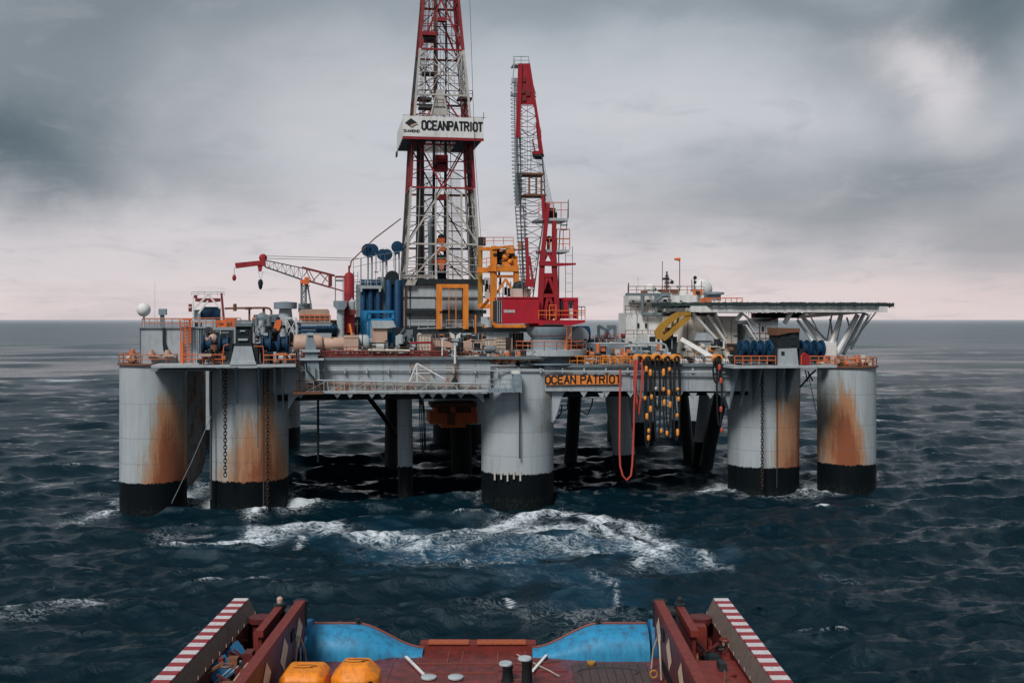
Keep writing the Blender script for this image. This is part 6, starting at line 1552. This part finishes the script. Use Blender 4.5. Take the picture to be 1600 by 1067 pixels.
    L.new(m4.outputs[2], b.inputs['Base Color']); b.inputs['IOR'].default_value = 1.333; b.inputs['Specular Tint'].default_value = (.70,.90,1.0,1)
    ln = N.new('ShaderNodeVectorMath'); ln.operation = 'LENGTH'; L.new(geo.outputs['Position'], ln.inputs[0]); dist = ln.outputs['Value']
    gust = noise(.012, vm((.35,1,0)), 5, .6, .8); rgh = mr(dist, 90, 1400, .08, .24); g2 = noise(.07, vm((1,.45,0)), 6, .7, .5); L.new(mth('MULTIPLY', mr(mth('ADD', mth('MULTIPLY', gust, .5), mth('MULTIPLY', g2, .5)), .36, .64, .20, .50), mr(dist, 160, 1800, 1.0, .34)), b.inputs['Specular IOR Level']); L.new(mth('MAXIMUM', rgh, mth('MULTIPLY', fo, .8)), b.inputs['Roughness'])
    rot = N.new('ShaderNodeVectorRotate'); rot.inputs['Angle'].default_value = .3; L.new(vm((1,1,0)), rot.inputs['Vector'])
    sc2 = N.new('ShaderNodeVectorMath'); sc2.operation = 'MULTIPLY'; sc2.inputs[1].default_value = (.45,1,1); L.new(rot.outputs[0], sc2.inputs[0])
    h = mth('ADD', mth('MULTIPLY', noise(.7, sc2.outputs[0], 9, .68, .35), 1.0), mth('MULTIPLY', fo, .05))
    bp = N.new('ShaderNodeBump'); bp.inputs['Strength'].default_value = 1.0; bp.inputs['Distance'].default_value = .35; L.new(h, bp.inputs['Height']); L.new(bp.outputs[0], b.inputs['Normal'])
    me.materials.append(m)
    return o
sea()
# ================================================================ daylight
world = bpy.data.worlds.new('World'); SC.world = world; world.use_nodes = True
nt = world.node_tree; N = nt.nodes; L = nt.links; bg = N['Background']
SUN_EL, SUN_AZ = math.radians(48), math.radians(205)
sky = N.new('ShaderNodeTexSky'); sky.sky_type = 'NISHITA'; sky.sun_disc = False; sky.sun_elevation = SUN_EL; sky.sun_rotation = SUN_AZ
tc = N.new('ShaderNodeTexCoord'); D = tc.outputs['Generated']
sep = N.new('ShaderNodeSeparateXYZ'); L.new(D, sep.inputs[0])
def mth(op, a, b_=None, c_=None):
    r = N.new('ShaderNodeMath'); r.operation = op
    for k, x in ((0,a),(1,b_),(2,c_)):
        if x is None: continue
        if isinstance(x, (int,float)): r.inputs[k].default_value = x
        else: L.new(x, r.inputs[k])
    return r.outputs[0]
def mr(src, a, b_, c=0., d=1.):
    r = N.new('ShaderNodeMapRange'); r.interpolation_type = 'SMOOTHSTEP'
    for k, x in zip((1,2,3,4), (a,b_,c,d)): r.inputs[k].default_value = x
    L.new(src, r.inputs[0]); return r.outputs[0]
def mix(f, A, B, mode='MIX'):
    x = N.new('ShaderNodeMix'); x.data_type = 'RGBA'; x.blend_type = mode
    if isinstance(f, float): x.inputs[0].default_value = f
    else: L.new(f, x.inputs[0])
    for k, q in ((6,A),(7,B)):
        if isinstance(q, tuple): x.inputs[k].default_value = (*q,1)
        else: L.new(q, x.inputs[k])
    return x.outputs[2]
zc = mth('MAXIMUM', sep.outputs['Z'], 0.0)
den = mth('ADD', zc, .16)
cmb = N.new('ShaderNodeCombineXYZ'); L.new(mth('DIVIDE', sep.outputs['X'], den), cmb.inputs[0]); L.new(mth('DIVIDE', sep.outputs['Y'], den), cmb.inputs[1])
def noise(scale, det, rough, dist, off=0.):
    n = N.new('ShaderNodeTexNoise'); n.noise_dimensions = '4D'; n.inputs['W'].default_value = off; n.inputs['Scale'].default_value = scale; n.inputs['Detail'].default_value = det; n.inputs['Roughness'].default_value = rough; n.inputs['Distortion'].default_value = dist
    L.new(cmb.outputs[0], n.inputs['Vector']); return n.outputs[0]
nA = noise(.62, 6, .5, .35, 3.1); nB = noise(1.5, 8, .55, .5, 7.7)
n3 = N.new('ShaderNodeTexNoise'); n3.inputs['Scale'].default_value = 5.5; n3.inputs['Detail'].default_value = 7; n3.inputs['Roughness'].default_value = .52; n3.inputs['Distortion'].default_value = .3; L.new(D, n3.inputs['Vector'])
# wobble the direction a little so the large cloud masses have ragged edges
wob = N.new('ShaderNodeVectorMath'); wob.operation = 'MULTIPLY_ADD'; L.new(n3.outputs['Color'], wob.inputs[0]); wob.inputs[1].default_value = (.20,.0,.13); 
w0 = N.new('ShaderNodeVectorMath'); w0.operation = 'ADD'; L.new(D, w0.inputs[0]); w0.inputs[1].default_value = (-.10,0,-.065); L.new(w0.outputs[0], wob.inputs[2])
def mass(px, py, sx, sy, rot=0):
    """soft cloud mass towards a compass direction; size in radians"""
    a, e = (px-800)/FP, (HZ-py)/FP
    s_ = N.new('ShaderNodeSeparateXYZ'); L.new(wob.outputs[0], s_.inputs[0])
    x = mth('SUBTRACT', mth('DIVIDE', s_.outputs['X'], mth('MAXIMUM', s_.outputs['Y'], .15)), a)
    y = mth('SUBTRACT', mth('DIVIDE', s_.outputs['Z'], mth('MAXIMUM', s_.outputs['Y'], .15)), e)
    c, s = math.cos(rot), math.sin(rot)
    u = mth('DIVIDE', mth('ADD', mth('MULTIPLY', x, c), mth('MULTIPLY', y, s)), sx/FP)
    v = mth('DIVIDE', mth('ADD', mth('MULTIPLY', x, -s), mth('MULTIPLY', y, c)), sy/FP)
    r2 = mth('ADD', mth('MULTIPLY', u, u), mth('MULTIPLY', v, v))
    return mth('POWER', 2.718, mth('MULTIPLY', r2, -1.0))
# base overcast: warm pale band at the horizon, cool grey above
el = sep.outputs['Z']
c = mix(mr(el, .0, .05), (.72,.625,.63), (.65,.60,.62))
c = mix(mr(el, .04, .16), c, (.545,.565,.605))
c = mix(mr(el, .14, .32), c, (.41,.46,.505))
c = mix(mr(el, .31, .5), c, (.17,.235,.28))  # unseen upper sky darkened so the near water reflects less light
tex = mth('ADD', mth('MULTIPLY', mth('SUBTRACT', nA, .5), 1.3), mth('MULTIPLY', mth('SUBTRACT', nB, .5), .7))
c = mix(mr(tex, -.05, .36, 0, .42), c, (.24,.28,.31))
c = mix(mr(tex, -.02, -.4, 0, .35), c, (.62,.61,.63))
nC = noise(3.4, 9, .62, .7, 1.3)
DARK = (.085,.125,.15)
for px,py,sx,sy,rot,st in ((-40,200,320,100,0,.95),(60,60,420,120,0,.60),(1590,20,170,110,0,.7),(1330,60,120,60,-.2,.35),(230,10,300,70,0,.35),(160,240,260,50,-.25,.35),(1490,250,340,75,.1,.62),(1250,20,380,45,-.1,.42),(1560,40,140,80,0,.55),(1640,370,160,80,0,.45),(800,-30,800,60,0,.35),(1330,120,200,50,-.3,.22),(1250,330,500,50,0,.18)):
    c = mix(mth('MULTIPLY', mass(px,py,sx,sy,rot), st), c, DARK)
c = mix(mth('MULTIPLY', mass(1450,455,420,40,0), .32), c, (.80,.62,.60)); c = mix(mth('MULTIPLY', mass(300,460,420,40,0), .15), c, (.78,.64,.63))
for px,py,sx,sy,rot,st in ((1420,85,110,42,-.2,.65),(1470,125,55,60,.1,.6),(1560,180,60,30,0,.25),(420,370,360,60,0,.30),(480,170,220,80,.2,.2),(1000,170,260,80,0,.2)):
    c = mix(mth('MULTIPLY', mass(px,py,sx,sy,rot), st), c, (.72,.68,.70))
c = mix(mr(nC, .50, .72, 0, .26), c, (.25,.29,.32)); c = mix(mr(nC, .47, .28, 0, .12), c, (.66,.65,.67))
c = mix(mr(sep.outputs['Y'], -.35, .15, .62, 0.), c, (.10,.135,.16))  # unseen sky behind the viewer darkened to deepen contrast on the rig
# physical sky glimmers faintly through the cloud sheet
tx = mix(.06, c, sky.outputs[0]) if False else c
ad = N.new('ShaderNodeMix'); ad.data_type = 'RGBA'; ad.blend_type = 'ADD'; ad.inputs[0].default_value = 1.0
sk = N.new('ShaderNodeVectorMath'); sk.operation = 'SCALE'; L.new(sky.outputs[0], sk.inputs[0]); sk.inputs['Scale'].default_value = .02
cl = N.new('ShaderNodeVectorMath'); cl.operation = 'SCALE'; L.new(c, cl.inputs[0]); cl.inputs['Scale'].default_value = 10.2
L.new(cl.outputs[0], ad.inputs[6]); L.new(sk.outputs[0], ad.inputs[7])
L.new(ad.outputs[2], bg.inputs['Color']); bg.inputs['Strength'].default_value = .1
sd = bpy.data.lights.new('sun', 'SUN'); sd.energy = 2.9; sd.angle = math.radians(18); sd.color = (1,.965,.93)
so = bpy.data.objects.new('sun', sd); COL.objects.link(so)
# sun comes from behind the viewer, a little to the left
dirv = Vector((math.sin(SUN_AZ)*math.cos(SUN_EL), math.cos(SUN_AZ)*math.cos(SUN_EL), math.sin(SUN_EL)))
so.rotation_euler = (-dirv).to_track_quat('-Z', 'Y').to_euler()
# ================================================================ camera
cd = bpy.data.cameras.new('camera'); cd.sensor_width = 36; cd.lens = FP/1600*36; cd.shift_y = -(533.5-HZ)/1600; cd.clip_end = 80000; cd.clip_start = .5
co = bpy.data.objects.new('camera', cd); COL.objects.link(co); co.location = (0,0,CAMZ); co.rotation_euler = (math.radians(90),0,0)
SC.camera = co
SC.view_settings.view_transform = 'Standard'; SC.view_settings.look = 'None'; SC.view_settings.exposure = 0
